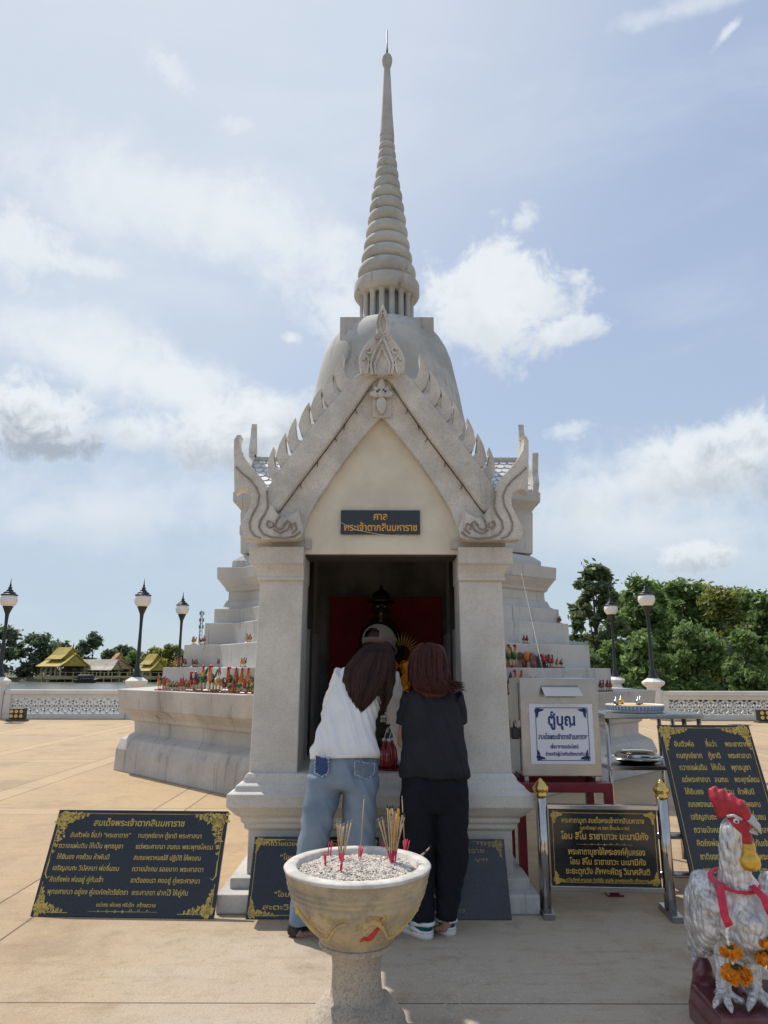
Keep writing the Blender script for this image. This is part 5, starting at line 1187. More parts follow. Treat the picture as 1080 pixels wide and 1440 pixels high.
s_.tube([p(611, 1094, 4.355), p(611, 1084, 4.36), p(611, 1060, 4.38), p(609, 1030, 4.41), p(607, 1000, 4.44), p(606, 982, 4.465), p(606, 971, 4.48), p(605, 964, 4.49)], [(.200, .155), (.212, .162), (.195, .152), (.180, .14), (.176, .128), (.168, .095), (.11, .07), (.07, .058)], 30)
M_JERS = cloth('charcoal_jersey', (0.022, 0.023, 0.027))
ts_ = obj('t_shirt', fuse(s_, .008, 4, wrinkle(31, .013, 5, 9, 2.4)), M_JERS, pb_)
for q_, (sh, el) in enumerate(((shL, elL), (shR, elR))):
    s_ = MB(); s_.tube([mid(sh, che, .4), sh, mid(sh, el, .35), mid(sh, el, .60)], [.068, .068, .065, .064], 16); obj('sleeve', fuse(s_, .008, 4, wrinkle(35+q_, .008, 9, 14, 1.0)), M_JERS, ts_)
M_HAIR2 = hair_mat('reddish_brown_hair', (0.052, 0.015, 0.012), (0.125, 0.036, 0.027))
hb = MB(); hb.ell(hd+V((0, -.012, .018)), (.108, .115, .100), 22, 16)
hb.tube([p(605, 908, 4.49), p(604, 925, 4.47), p(603, 943, 4.45), p(607, 957, 4.42), p(616, 968, 4.39), p(628, 974, 4.37)], [(.085, .06), (.122, .085), (.122, .085), (.128, .075), (.10, .05), (.04, .02)], 24)
ho_ = obj('hair', fuse(hb, .007, 3, lambda c: .006*noise.noise(V((c.x*50+c.z*10, c.y*50, c.z*7)))), M_HAIR2, pb_)
def path2(r):
    u = r.uniform(-1, 1); j = [r.uniform(-2, 2) for _ in range(4)]; ex, ey = 611+u*25+r.uniform(-1, 6)+10*max(0, u), 974-7*abs(u)+r.uniform(-9, 4)
    P4 = [(604+u*8, 903+2*abs(u)), (604+u*26, 916+7*u*u), (603+u*29+j[0]*.5, 938), (604+u*29+j[1], 956), (ex, ey)]; out = []
    for i in range(4):
        for t_ in (0, .25, .5, .75): out.append((P4[i][0]+(P4[i+1][0]-P4[i][0])*t_, P4[i][1]+(P4[i+1][1]-P4[i][1])*t_))
    return out+[P4[-1], (ex+3+4*max(0, u), ey+2)]
strands(pb_, ho_, p, M_HAIR2, 320, path2, 6, 4.1)
M_CLOG = mat('white_clog', (.74, .73, .70), .5, vary=.06, vscale=20); M_SOCK = cloth('teal_sock', (.02, .115, .12))
for (hx, hy), (tx, ty) in (((606, 1322), (560, 1304)), ((637, 1317), (600, 1299))):
    heel, toe = gd(hx, hy)-org, gd(tx, ty)-org; d = (toe-heel).normalized(); sd_ = V((-d.y, d.x, 0)); L_ = .255; toe = heel+d*L_
    cm = MB()
    def outline(z, g=0.0):
        pr = [(0.0, .0), (.01, .028), (.05, .040), (.12, .038), (.18, .048), (.225, .044), (.25, .022), (.257, 0)]
        return [heel+d*(u)+sd_*(w_+g)+V((0, 0, z)) for u, w_ in pr]+[heel+d*(u)-sd_*(w_+g)+V((0, 0, z)) for u, w_ in pr[-2:0:-1]]
    cm.stack([outline(.002, -.004), outline(.012, 0), outline(.030, .002), outline(.036, -.002)], 0, True)
    def arc(u, w_, h0, h1): return [heel+d*u+sd_*(w_*cos(pi*k/10))+V((0, 0, h0+(h1-h0)*sin(pi*k/10)**.7)) for k in range(11)]
    A = [arc(.115, .043, .034, .090), arc(.14, .046, .034, .088), arc(.18, .051, .034, .078), arc(.225, .046, .034, .062), arc(.25, .024, .034, .046)]
    vs = [q for a_ in A for q in a_]; cm.add(vs, [(i*11+k, i*11+k+1, (i+1)*11+k+1, (i+1)*11+k) for i in range(4) for k in range(10)], 0, True); cm.add([A[-1][k] for k in range(11)], [tuple(range(11))])
    # side walls and heel strap
    wl = [heel+d*u+sd_*w_ for u, w_ in ((.125, .044), (.07, .042), (.03, .038), (.008, .026), (0, 0), (.008, -.026), (.03, -.038), (.07, -.042), (.125, -.044))]
    hh = (.075, .050, .044, .044, .044, .044, .044, .050, .075)
    cm.add([q+V((0, 0, .03)) for q in wl]+[q+V((0, 0, z)) for q, z in zip(wl, hh)], [(i, i+1, i+10, i+9) for i in range(8)], 0, True)
    o = obj('clog', cm, M_CLOG, pb_); q = o.modifiers.new('s', 'SOLIDIFY'); q.thickness = .005; q.offset = 0
    stp = MB(); stp.tube([heel+d*.118+sd_*.050+V((0, 0, .068)), heel+d*.05+sd_*.050+V((0, 0, .074)), heel-d*.006+sd_*.026+V((0, 0, .078)), heel-d*.013+V((0, 0, .079)), heel-d*.006-sd_*.026+V((0, 0, .078)), heel+d*.05-sd_*.050+V((0, 0, .074)), heel+d*.118-sd_*.050+V((0, 0, .068))], [(.010, .003)]*7, 8, ref=(0, 0, 1)); obj('heel_strap', stp, M_CLOG, o)
    hl = MB()
    for s in (-1, 1): hl.ell(heel+d*.118+sd_*s*.053+V((0, 0, .068)), (.008, .008, .008), 10, 6)
    for u in (.15, .17, .19, .21):
        for s in (-.5, 0, .5): q = heel+d*u+sd_*(s*.046)+V((0, 0, .034+(.088-.034-(u-.14)*.25)*sqrt(1-s*s*.8)+.003)); hl.ell(q, (.004, .004, .002), 8, 4)
    obj('vent_holes', hl, mat('dark_rubber', (.03, .03, .032), .6), o)
    sk = MB(); sk.tube([heel+d*.048+V((0, 0, .112)), heel+d*.04+V((0, 0, .075)), heel+d*.045+V((0, 0, .045)), heel+d*.10+V((0, 0, .05)), heel+d*.19+V((0, 0, .046))], [.040, .045, .043, (.040, .036), (.036, .022)], 14, ref=sd_); obj('sock', fuse(sk, .006, 3), M_SOCK, pb_)

# ---------------------------------------------------------------- big silver rooster statue
BZ = 0.13
fl_, fr_ = gd(1018, 1409, BZ), gd(1066, 1411, BZ)
org = V(((fl_.x+fr_.x)/2, (fl_.y+fr_.y)/2, 0)); p = rel(org); Y0 = org.y
rs = thing('rooster_statue', 'large silver painted rooster statue with red comb on a maroon base', 'statue', org)
def feather(co):
    return .004*noise.noise(V((co.x*40, co.y*40, co.z*7)))+.003*noise.noise(co*30)
M_SILV = mat('silver_paint', (0.78, 0.78, 0.78), 0.30, metal=0.35, vary=0.2, vscale=14, hue2=(0.58, 0.565, 0.55), streak=0.2, streak_col=(.2, .19, .18), bump=0.35, bscale=110)
def plumage():
    nt = M_SILV.node_tree; N = nt.nodes; Lk = nt.links; b_ = N['Principled BSDF']; tc = N.new('ShaderNodeTexCoord')
    mp = N.new('ShaderNodeMapping'); mp.inputs['Scale'].default_value = (42, 42, 24); Lk.new(tc.outputs['Object'], mp.inputs[0])
    vo = N.new('ShaderNodeTexVoronoi'); vo.inputs['Scale'].default_value = 1.0; vo.inputs['Randomness'].default_value = .75; Lk.new(mp.outputs[0], vo.inputs['Vector'])
    mp2 = N.new('ShaderNodeMapping'); mp2.inputs['Scale'].default_value = (110, 110, 22); Lk.new(tc.outputs['Object'], mp2.inputs[0])
    no = N.new('ShaderNodeTexNoise'); no.inputs['Scale'].default_value = 1.0; no.inputs['Detail'].default_value = 4; Lk.new(mp2.outputs[0], no.inputs['Vector'])
    ad = N.new('ShaderNodeMath'); ad.operation = 'MULTIPLY_ADD'; Lk.new(vo.outputs['Distance'], ad.inputs[0]); ad.inputs[1].default_value = -1.5; Lk.new(no.outputs['Fac'], ad.inputs[2])
    bp = N.new('ShaderNodeBump'); bp.inputs['Strength'].default_value = .9; bp.inputs['Distance'].default_value = .012; Lk.new(ad.outputs[0], bp.inputs['Height']); Lk.new(bp.outputs[0], b_.inputs['Normal'])
    src = b_.inputs['Base Color'].links[0].from_socket; mr = N.new('ShaderNodeMapRange'); Lk.new(ad.outputs[0], mr.inputs[0]); mr.inputs[1].default_value = -.75; mr.inputs[2].default_value = -.2; mr.inputs[3].default_value = .42; mr.inputs[4].default_value = 0
    mx = N.new('ShaderNodeMix'); mx.data_type = 'RGBA'; Lk.new(mr.outputs[0], mx.inputs[0]); Lk.new(src, mx.inputs[6]); mx.inputs[7].default_value = (.20, .19, .18, 1); Lk.new(mx.outputs[2], b_.inputs['Base Color'])
plumage()
b = MB()
b.tube([p(1044, 1334, Y0+.10), p(1044, 1318, Y0+.05), p(1044, 1296, Y0+.02), p(1042, 1272, Y0+.01), p(1038, 1250, Y0+.0), p(1034, 1228, Y0-.02), p(1030, 1200, Y0-.04), p(1029, 1178, Y0-.05), p(1031, 1163, Y0-.055), p(1033, 1150, Y0-.06)],
    [(.05, .06), (.09, .12), (.118, .165), (.112, .155), (.085, .105), (.062, .07), (.052, .055), (.046, .050), (.044, .050), (.025, .03)], 26)
b.tube([p(1044, 1300, Y0+.08), p(1030, 1290, Y0+.20), p(1015, 1278, Y0+.32)], [(.12, .13), (.11, .12), (.06, .08)], 20)
for (hx, hy), (kx, ky), (fx, fy) in (((1017, 1318), (1016, 1348), (1018, 1398)), ((1062, 1318), (1056, 1345), (1060, 1398))):
    h, k, f = p(hx, hy, Y0+.06), p(kx, ky, Y0+.03), p(fx, fy, Y0+.0); b.tube([h+V((0, 0, .04)), h, mid(h, k), k], [.05, .052, .042, .031], 16)
bm_ = fuse(b, .0075, 2, feather); obj('body', bm_, M_SILV, rs)
for s, (cx_, cy_) in ((-1, (995, 1288)), (1, (1092, 1290))):      # folded wings stand out at both sides
    wg = MB(); c = p(cx_, cy_, Y0+.10)
    wg.tube([c+V((-s*.02, -.06, .14)), c+V((s*.0, -.04, .12)), c+V((s*.01, .0, .02)), c+V((s*.0, .10, -.09)), c+V((-s*.02, .22, -.16))], [(.03, .05), (.060, .10), (.068, .125), (.050, .10), (.02, .03)], 22)
    def wf(co): 
        q = co-c; a_ = math.atan2(q.z, q.y+.15); rr_ = sqrt(q.z**2+(q.y+.1)**2)
        return .006*abs(sin(rr_*75+a_*3))+.002*noise.noise(co*50)
    obj('wing', fuse(wg, .007, 2, wf), M_SILV, rs)
for (hx, hy), (fx, fy), tl_ in (((1016, 1344), (1018, 1400), ((1004, 1417), (1029, 1424), (1049, 1414))), ((1056, 1340), (1062, 1400), ((1052, 1422), (1081, 1417), (1092, 1410)))):
    lg = MB(); k, f = p(hx, hy, Y0+.03), p(fx, fy, Y0+.0)
    pts_ = [k.lerp(f, u/24) for u in range(25)]; lg.tube(pts_, [(.030-.004*u/24+.0035*(u % 2)) for u in range(25)], 14)
    for (tx, ty) in tl_:
        e_ = gd(tx, ty, BZ+.012)-org; m_ = mid(f+V((0, 0, -.012)), e_, .5)+V((0, 0, .014)); lg.tube([f+V((0, 0, .015)), mid(f, m_, .5)+V((0, 0, .01)), m_, mid(m_, e_, .7)+V((0, 0, .006)), e_], [.024, .019, .016, .012, .004], 10)
    lg.tube([f, f+V((-.0, .06, -.012)), f+V((-.0, .09, -.03))], [.018, .012, .004], 8); lg.tube([mid(k, f, .55), mid(k, f, .6)+V((-.0, .05, .0))], [.014, .003], 8)
    obj('leg', lg, M_SILV, rs)
tb_ = MB()
for k in range(9):
    u = k/8; s0 = p(1008-4*u, 1282-6*u, Y0+.30); m1 = p(984-6*u, 1270-14*u+40*(1-u), Y0+.38); m2 = p(976+7*(1-u), 1330, Y0+.36-.05*u); e_ = p(978+9*(1-u), 1384-20*u, Y0+.32-.06*u)
    tb_.tube([s0, m1, mid(m1, m2), m2, e_], [(.03, .02), (.035, .012), (.034, .010), (.03, .009), (.006, .004)], 8)
obj('tail', tb_, M_SILV, rs)
# head parts
M_COMB = mat('comb_red', (0.42, 0.012, 0.025), 0.45, vary=0.3, vscale=30, bump=0.3, bscale=120)
d_ = V((.80, -.60, 0)); n_ = V((.60, .80, 0)); hc = p(1034, 1154, Y0-.06); u1 = .00347
def hp(x, z, o=0.0): return hc+d_*x+V((0, 0, z))+n_*o     # x towards the beak
def plate(pts, t0, t1=None):
    m = MB(); n = len(pts); t1 = t1 or t0
    m.stack([[hp(x, z, -t0) for x, z in pts], [hp(x, z, 0) for x, z in [(px_*1.0, pz_) for px_, pz_ in pts]], [hp(x, z, t1) for x, z in pts]]); return m
cmb = MB(); 
for k in range(8):
    u = k/7; bx_, bz_ = -.050+.100*u, .030+.006*sin(pi*u); tx_, tz_ = -.085+.108*u, .118-.045*u*u+.010*(k % 2)
    cmb.tube([hp(bx_, bz_-.02), hp(bx_-.010, bz_+.02), hp((bx_+tx_)/2-.008, (bz_+tz_)/2+.01), hp(tx_, tz_)], [(.020, .030), (.019, .034), (.017, .032), (.009, .018)], 10, ref=d_)
obj('comb', fuse(cmb, .0055, 2), M_COMB, rs)
fc = MB(); fc.ell(hp(.012, -.012), (.046, .046, .048), 20, 14); fc.ell(hp(-.008, -.040), (.034, .034, .036), 16, 12); fc.tube([hp(.030, -.02), hp(.032, -.065), hp(.034, -.105)], [(.030, .026), (.028, .026), (.020, .020)], 14, ref=n_); obj('face', fuse(fc, .0055, 2), M_COMB, rs)
M_BEAK = mat('beak_grey', (.50, .51, .52), .35, metal=.2, vary=.1)
bk = MB(); bk.tube([hp(.030, .022), hp(.058, .012), hp(.082, -.012), hp(.092, -.040)], [(.026, .020), (.022, .020), (.013, .013), (.002, .002)], 12, ref=n_); bk.tube([hp(.034, -.028), hp(.058, -.034), hp(.080, -.043)], [(.020, .010), (.016, .008), (.003, .003)], 10, ref=n_); obj('beak', bk, M_BEAK, rs)
for s in (-1, 1):
    ey = MB(); ey.ell(hp(.012, .006, s*.043), (.012, .012, .009), 14, 8); eo = obj('eye', ey, mat('eye_white', (.75, .74, .70), .3), rs)
    obj('pupil', MB().ell(hp(.015, .006, s*.054), (.006, .006, .005), 10, 6), mat('pupil_black', (.01, .01, .01), .2), eo)
    obj('eyebrow', MB().tube([hp(-.020, .020, s*.044), hp(.006, .028, s*.050), hp(.034, .014, s*.040)], [(.006, .004)]*3, 8, ref=(0, 0, 1)), M_BEAK, rs)
obj('wattle_bell', MB().lathe([(.004, -.165), (.03, -.160), (.043, -.140), (.042, -.118), (.030, -.098), (.026, -.092), (.030, -.088), (.030, -.080), (.025, -.076), (.028, -.070), (.027, -.062), (.022, -.058)], hp(.036, -.02), 20), mat('gold_gloss', (.66, .40, .05), .28, metal=.6, vary=.2, vscale=20, coat=.3), rs)
bs = MB(); a_ = gd(998, 1436, 0)-org
poly = [(-.15, -.13), (.25, -.13), (.26, .24), (.05, .27), (-.10, .26), (-.140, .18)]
bs.stack([[(x, y, 0.001) for x, y in poly], [(x, y, .06) for x, y in poly], [(x*.96, y*.97, .075) for x, y in poly], [(x*.93, y*.95, BZ-.01) for x, y in poly], [(x*.86, y*.9, BZ) for x, y in poly]])
obj('base', bs, mat('maroon_paint', (.10, .018, .024), .32, vary=.4, vscale=6, hue2=(.15, .06, .07), coat=.4), rs, bevel=.006)
rk = MB(); rk.tube([V((-.05, .20, BZ-.03)), V((-.06, .19, BZ+.05)), V((-.05, .20, BZ+.09))], [.06, .045, .02], 14); rk.tube([V((.03, .12, BZ-.03)), V((.03, .13, BZ+.03))], [.07, .03], 14)
obj('rock', fuse(rk, .009, 2, lambda c: .006*noise.noise(c*25)), MATS['maroon_paint'], rs)
# ribbon and marigold garlands hung on the rooster
rb_ = thing('ribbon_sash', 'pink red ribbon tied round the neck of the silver rooster', 'ribbon', org); m_rib = mat('pink_red_ribbon', (.62, .02, .06), .6, vary=.2, vscale=30)
def strip(pts, w_): 
    m = MB(); q = [p(*a) for a in pts]; m.tube(q, [(w_, .004)]*len(q), 8, ref=(1, 0, .1)); return m
obj('left_end', strip(((1013, 1238, Y0+.02), (1013, 1250, Y0-.105), (1016, 1270, Y0-.155), (1020, 1290, Y0-.175), (1026, 1302, Y0-.17)), .016), m_rib, rb_)
obj('right_end', strip(((1052, 1240, Y0-.03), (1062, 1250, Y0-.115), (1074, 1262, Y0-.14), (1084, 1285, Y0-.15)), .016), m_rib, rb_)
obj('neck_loop', MB().tube([p(1032, 1238, Y0)+V((.085*cos(a), .10*sin(a)-.0, .02*sin(a))) for a in [2*pi*k/20 for k in range(20)]], [(.006, .012)]*20, 8, ref=(0, 0, 1), closed=True), m_rib, rb_)
def garland(name, label, pts, balls):
    g = thing(name, label, 'garland', org); q = [p(*a) for a in pts]
    st = MB(); st.tube(q, .0035, 6)
    for k in range(len(q)-1):
        for u in (.2, .5, .8): st.ell(q[k].lerp(q[k+1], u), (.006, .006, .008), 8, 6)
    obj('white_string', st, M_WHITE, g)
    for (bx_, by_, Yb, r_) in balls:
        c = p(bx_, by_, Yb); fm = MB(); rr_ = random.Random(int(bx_))
        for k in range(90):
            d = V((rr_.gauss(0, 1), rr_.gauss(0, 1), rr_.gauss(0, .55))).normalized(); t_ = d.orthogonal().normalized(); s2 = d.cross(t_); q0 = c+V((d.x*r_, d.y*r_, d.z*r_*.62)); a_ = rr_.uniform(0, 6.28); t_, s2 = t_*cos(a_)+s2*sin(a_), s2*cos(a_)-t_*sin(a_); w_ = r_*.28
            fm.add([q0-d*r_*.3-t_*w_*.6, q0-d*r_*.3+t_*w_*.6, q0+t_*w_+d*.004, q0+d*.010+s2*w_*.2, q0-t_*w_+d*.004], [(0, 1, 2, 3, 4)])
        fm.ell(c, (r_*.85, r_*.85, r_*.5), 14, 10); obj('flower_head', fm, M_LEAFGOLD, g)
        lm = MB(); lm.ell(c+V((0, -r_*.1, r_*.55)), (r_*.45, r_*.45, r_*.18), 10, 6); obj('green_calyx', lm, mat('garland_green', (.03, .06, .015), .7), g)
garland('flower_garland', 'string of two orange marigold heads hanging from the ribbon of the rooster', ((1024, 1298, Y0-.17), (1021, 1312, Y0-.16), (1027, 1338, Y0-.15), (1034, 1370, Y0-.14)), ((1028, 1339, Y0-.15, .034), (1036, 1370, Y0-.14, .050)))
garland('flower_garland', 'marigold string on the far side of the rooster, cut by the picture edge', ((1084, 1288, Y0-.15), (1083, 1310, Y0-.14), (1082, 1345, Y0-.13)), ((1081, 1327, Y0-.14, .030), (1081, 1349, Y0-.13, .042)))

# ---------------------------------------------------------------- small rooster figurines on the terraces
FM = dict(green=(.015, .11, .06), dark=(.03, .025, .03), orange=(.60, .20, .02), yellow=(.62, .36, .03), red=(.50, .015, .015), white=(.72, .71, .68), brown=(.22, .05, .03), grey=(.13, .13, .135))
FMAT = {k: mat('glazed_'+k, v, .35, vary=.25, vscale=25, coat=.3) for k, v in FM.items()}
def proto(body, neck, tail, base, chest):
    r = thing('rooster_figurine', 'proto', 'figurine', (0, 0, -50))
    obj('base', MB().stack([[(x*.20*q, y*.26*q, z) for x, y in ((-1, -1), (1, -1), (1, 1), (-1, 1))] for z, q in ((0, 1), (.08, 1), (.11, .85))]), FMAT[base], r)
    lm = MB()
    for s in (-1, 1): lm.tube([(s*.07, 0, .09), (s*.075, .01, .24), (s*.08, .03, .40)], [.025, .03, .06], 8); lm.tube([(s*.07, 0, .11), (s*.09, -.09, .10)], [.02, .012], 6)
    obj('legs', lm, FMAT['yellow'], r)
    bm = MB(); bm.tube([(0, -.15, .56), (0, -.06, .52), (0, .10, .47), (0, .24, .50)], [(.09, .10), (.155, .17), (.14, .15), (.05, .06)], 14); obj('body', bm, FMAT[body], r)
    cm = MB(); cm.ell((0, -.13, .50), (.11, .07, .13), 12, 8); obj('breast', cm, FMAT[chest], r)
    for s in (-1, 1): obj('wing', MB().ell((s*.15, .06, .50), (.035, .15, .11), 10, 8), FMAT['green' if body != 'green' else 'dark'], r)
    obj('neck', MB().tube([(0, -.10, .56), (0, -.13, .70), (0, -.14, .83), (0, -.15, .90)], [.09, .07, .055, .03], 12), FMAT[neck], r)
    hm = MB(); hm.ell((0, -.165, .855), (.052, .06, .05), 10, 8); hm.tube([(0, -.19, .79), (0, -.20, .73)], [.03, .02], 8)
    for k in range(5): hm.tube([(0, -.21+.05*k, .89), (0, -.20+.06*k, .99-.015*abs(k-1.5))], [.035, .018], 6)
    ho = obj('head_and_comb', hm, FMAT['red'], r); obj('beak', MB().tube([(0, -.21, .86), (0, -.27, .84)], [.022, .004], 6), FMAT['yellow'], r)
    tm = MB()
    for k in range(5): tm.tube([(0, .20, .50), (.02*(k-2), .34, .60+.06*k), (.03*(k-2), .44, .52+.09*k), (.035*(k-2), .47, .34+.10*k)], [.04, .035, .03, .008], 6)
    obj('tail', tm, FMAT[tail], r); return r
KINDS = dict(G=('green', 'yellow', 'dark', 'brown', 'green', 'green bodied yellow necked'), D=('dark', 'dark', 'dark', 'brown', 'red', 'dark bodied'), Y=('orange', 'orange', 'dark', 'red', 'yellow', 'orange bodied'),
    O=('green', 'orange', 'green', 'brown', 'orange', 'green bodied orange necked'), W=('white', 'white', 'dark', 'brown', 'orange', 'white bodied black tailed'), R=('dark', 'red', 'green', 'brown', 'red', 'red necked'))
PRO = {k: proto(*v[:5]) for k, v in KINDS.items()}
def ring_hit(poly, px, py):
    d = ray(px, py); dx, dy = d.x/d.y, 1.0; best = None; n = len(poly)
    for i in range(n):
        (x0, y0, _), (x1, y1, _) = poly[i], poly[(i+1) % n]; ex, ey = x1-x0, y1-y0; den = dx*ey-dy*ex
        if abs(den) < 1e-9: continue
        t = (x0*ey-y0*ex)/den; u = (x0*dy-y0*dx)/den
        if t > 0 and 0 <= u <= 1 and (best is None or t < best): best = t
    return V((dx*best, best, 0)) if best else None
lowtop = [octa(RS, ZS)]
def ledge(k, inset):
    if k == 0: return octa(RS-inset, ZS), ZS
    r_, a_, l_, z_ = tiers[k-1]; return arms(r_-inset, a_-inset, l_-inset, z_), z_
ORD = ['first', 'second', 'third', 'fourth', 'fifth', 'sixth', 'seventh', 'eighth', 'ninth', 'tenth', 'eleventh', 'twelfth', 'thirteenth', 'fourteenth', 'fifteenth', 'sixteenth', 'seventeenth', 'eighteenth', 'nineteenth', 'twentieth', 'twenty-first', 'twenty-second', 'twenty-third', 'twenty-fourth', 'twenty-fifth', 'twenty-sixth']
LV = ['broad base slab', 'lowest terrace step', 'second terrace step', 'third terrace step']
used = set(); rf = random.Random(21)
def row_of(side, k, items, sx, ox, inset, base_rot=0.0):
    for i, (cx_, hpx, kind) in enumerate(sorted(items)):
        px = ox+cx_/sx; poly, z = ledge(k, inset(i) if callable(inset) else inset+(0.0 if not isinstance(kind, tuple) else kind[1])); kd = kind[0] if isinstance(kind, tuple) else kind
        q = ring_hit(poly, px, 950)
        while q is None: px += 0.5 if px < 540 else -0.5; q = ring_hit(poly, px, 950)
        hgt = hpx/sx*sqrt(q.x**2+q.y**2)/FP*1.0
        lab = '%s rooster figurine, %s from the left on the %s %s' % (KINDS[kd][5], ORD[i], LV[k], 'left' if side == 'L' else 'right')
        rot = base_rot+rf.uniform(-.35, .35); g = 'rooster figurines on the shrine terraces'
        if kd in used: o = dup(PRO[kd], (q.x, q.y, z+.001), rot, lab, hgt)
        else: o = PRO[kd]; used.add(kd); o.location = (q.x, q.y, z+.001); o.rotation_euler = (0, 0, rot); o.scale = (hgt,)*3; o['label'] = lab
        o['group'] = g
row_of('L', 0, [(35, 135, 'Y'), (90, 135, 'R'), (122, 118, 'Y'), (150, 95, 'G'), (182, 95, 'G'), (216, 95, 'G'), (250, 132, 'R'), (280, 132, 'R'), (312, 112, 'G'), (340, 112, 'D'), (366, 190, 'D'), (405, 190, 'D'), (478, 255, 'G'), (562, 262, 'O'), (628, 225, 'W'), (690, 150, 'D'),
    (746, 245, ('O', .25)), (806, 245, ('O', .25)), (870, 245, ('O', .25)), (936, 245, ('O', .25)), (742, 120, 'G'), (786, 155, 'D'), (842, 155, 'G'), (900, 150, 'R'), (928, 120, 'G'), (972, 140, 'G')], 7.2, 220, .16)
row_of('L', 1, [(180, 92, 'Y'), (206, 90, 'O'), (246, 95, 'O'), (285, 85, 'D'), (362, 85, 'D'), (400, 85, 'D'), (618, 88, 'D'), (856, 92, 'Y'), (886, 98, 'O')], 7.2, 220, .10)
row_of('L', 2, [(326, 78, 'D'), (362, 84, 'Y'), (422, 78, 'R'), (460, 94, 'R'), (905, 94, 'Y'), (934, 98, 'O')], 7.2, 220, .10)
row_of('R', 1, [(85, 160, 'Y'), (150, 190, 'G'), (203, 190, 'G'), (495, 112, 'R'), (522, 108, 'R'), (566, 78, 'Y'), (603, 74, 'G')], 6, 690, .12)
row_of('R', 2, [(293, 76, 'D'), (319, 76, 'D')], 6, 690, .10)
row_of('R', 3, [(604, 62, 'D'), (626, 70, 'D')], 6, 690, .10)
row_of('R', 0, [(135, 80, 'D'), (195, 200, 'Y'), (258, 200, 'Y'), (336, 140, 'R'), (375, 140, 'R'), (922, 92, 'D'), (938, 92, 'D'), (980, 92, 'D'), (1003, 92, 'D')], 6, 690, .16)
def elephant(px, hpx, m, label):
    poly, z = ledge(1, .16); q = ring_hit(poly, px, 930); s = hpx*q.length/FP; r = thing('elephant_figurine', label, 'figurine', (q.x, q.y, z+.001), (0, 0, 2.6 if m != 'grey' else .5)); r.scale = (s,)*3
    b = MB(); b.tube([(-.42, 0, .60), (-.25, 0, .64), (.1, 0, .66), (.35, 0, .60)], [.20, .30, .31, .20], 14)
    obj('body', b, FMAT[m], r); h = MB(); h.ell((.50, 0, .74), (.20, .19, .22), 12, 10); h.tube([(.62, 0, .70), (.76, 0, .50), (.80, 0, .25), (.88, 0, .15)], [.10, .08, .06, .04], 10); ho = obj('head', h, FMAT[m], r)
    for sg_ in (-1, 1):
        obj('ear', MB().ell((.42, sg_*.22, .72), (.14, .03, .19), 10, 8), FMAT[m], ho); obj('tusk', MB().tube([(.64, sg_*.1, .60), (.82, sg_*.12, .54)], [.03, .01], 6), FMAT['white'], ho)
        for x in (-.27, .25): obj('leg', MB().tube([(x, sg_*.16, 0), (x, sg_*.16, .5)], [.10, .12], 10), FMAT[m], r)
    obj('saddle_cloth', MB().tube([(-.16, 0, .67), (.16, 0, .68)], [.315, .325], 14), FMAT['red' if m == 'grey' else 'orange'], r)
elephant(743, 22, 'brown', 'golden brown elephant figurine among the roosters on the right terrace'); elephant(762, 18.5, 'grey', 'dark grey elephant figurine among the roosters on the right terrace')

# ---------------------------------------------------------------- inside the shrine
so = thing('king_statue', 'dark bronze statue of a seated king in a wide brimmed hat inside the shrine', 'statue', at(536, 1080, 6.05)); so.location.z = zf; oz = so.location; p = lambda x, y, Y=6.05: at(x, y, Y)-oz
M_BRZ = mat('dark_bronze', (.07, .052, .03), .32, metal=.8, vary=.4, vscale=12)
b = MB(); b.tube([p(536, 1010), p(536, 960), p(536, 915), p(536, 885), p(536, 872), p(536, 862)], [(.24, .2), (.19, .16), (.16, .13), (.165, .11), (.09, .07), (.045, .045)], 20)
for s in (-1, 1): b.tube([p(536+s*20, 884), p(536+s*25, 915), p(536+s*22, 945), p(536+s*8, 955)+V((0, -.2, 0))], [.055, .05, .045, .035], 12); b.tube([p(536+s*12, 985), p(536+s*24, 990)+V((0, -.25, 0)), p(536+s*18, 1040)+V((0, -.25, 0))], [.09, .085, .06], 12)
LHk = head(b, p(536, 856), V((0, -1, 0)))
obj('body', fuse(b, .012, 2), M_BRZ, so)
obj('hat', MB().lathe([(.115, .055), (.125, .065), (.085, .085), (.078, .12), (.05, .15), (.015, .165), (.010, .20)], p(536, 856), 24), M_BRZ, so); obj('throne', MB().stack([[V((x*q, y*q*.8, z)) for x, y in ((-.32, -.32), (.32, -.32), (.32, .32), (-.32, .32))] for z, q in ((0, 1), (.1, 1), (.14, .9), (.38, .85))]), M_BRZ, so, bevel=.01)
for s in (-1, 1): obj('gilded_eye', MB().ell(LHk(s*.03, .083, .012), (.013, .008, .008), 8, 6), M_GOLDM, so)
fan = thing('golden_fan', 'gilded ray shaped fan standing right of the statue in the shrine', 'ornament', at(578, 960, 5.85)); fo_ = fan.location.copy()
fm = MB(); c = at(566, 918, 5.85)-fo_
for k in range(16):
    a = R(-50+k*11); fm.tube([c+V((cos(a)*.06, 0, sin(a)*.06)), c+V((cos(a)*.17, 0, sin(a)*.17))], [(.009, .004), (.002, .002)], 6)
obj('rays', fm, mat('dull_gilt', (.35, .22, .07), .4, metal=.7), fan); obj('fan_stem', MB().tube([c, c+V((0, 0, -.45))], .012, 8), M_BRZ, fan)
gc = at(561, 966, 5.6); gl = thing('altar_garland', 'thick orange marigold garland hanging beside the statue', 'garland', gc); rr_ = random.Random(4)
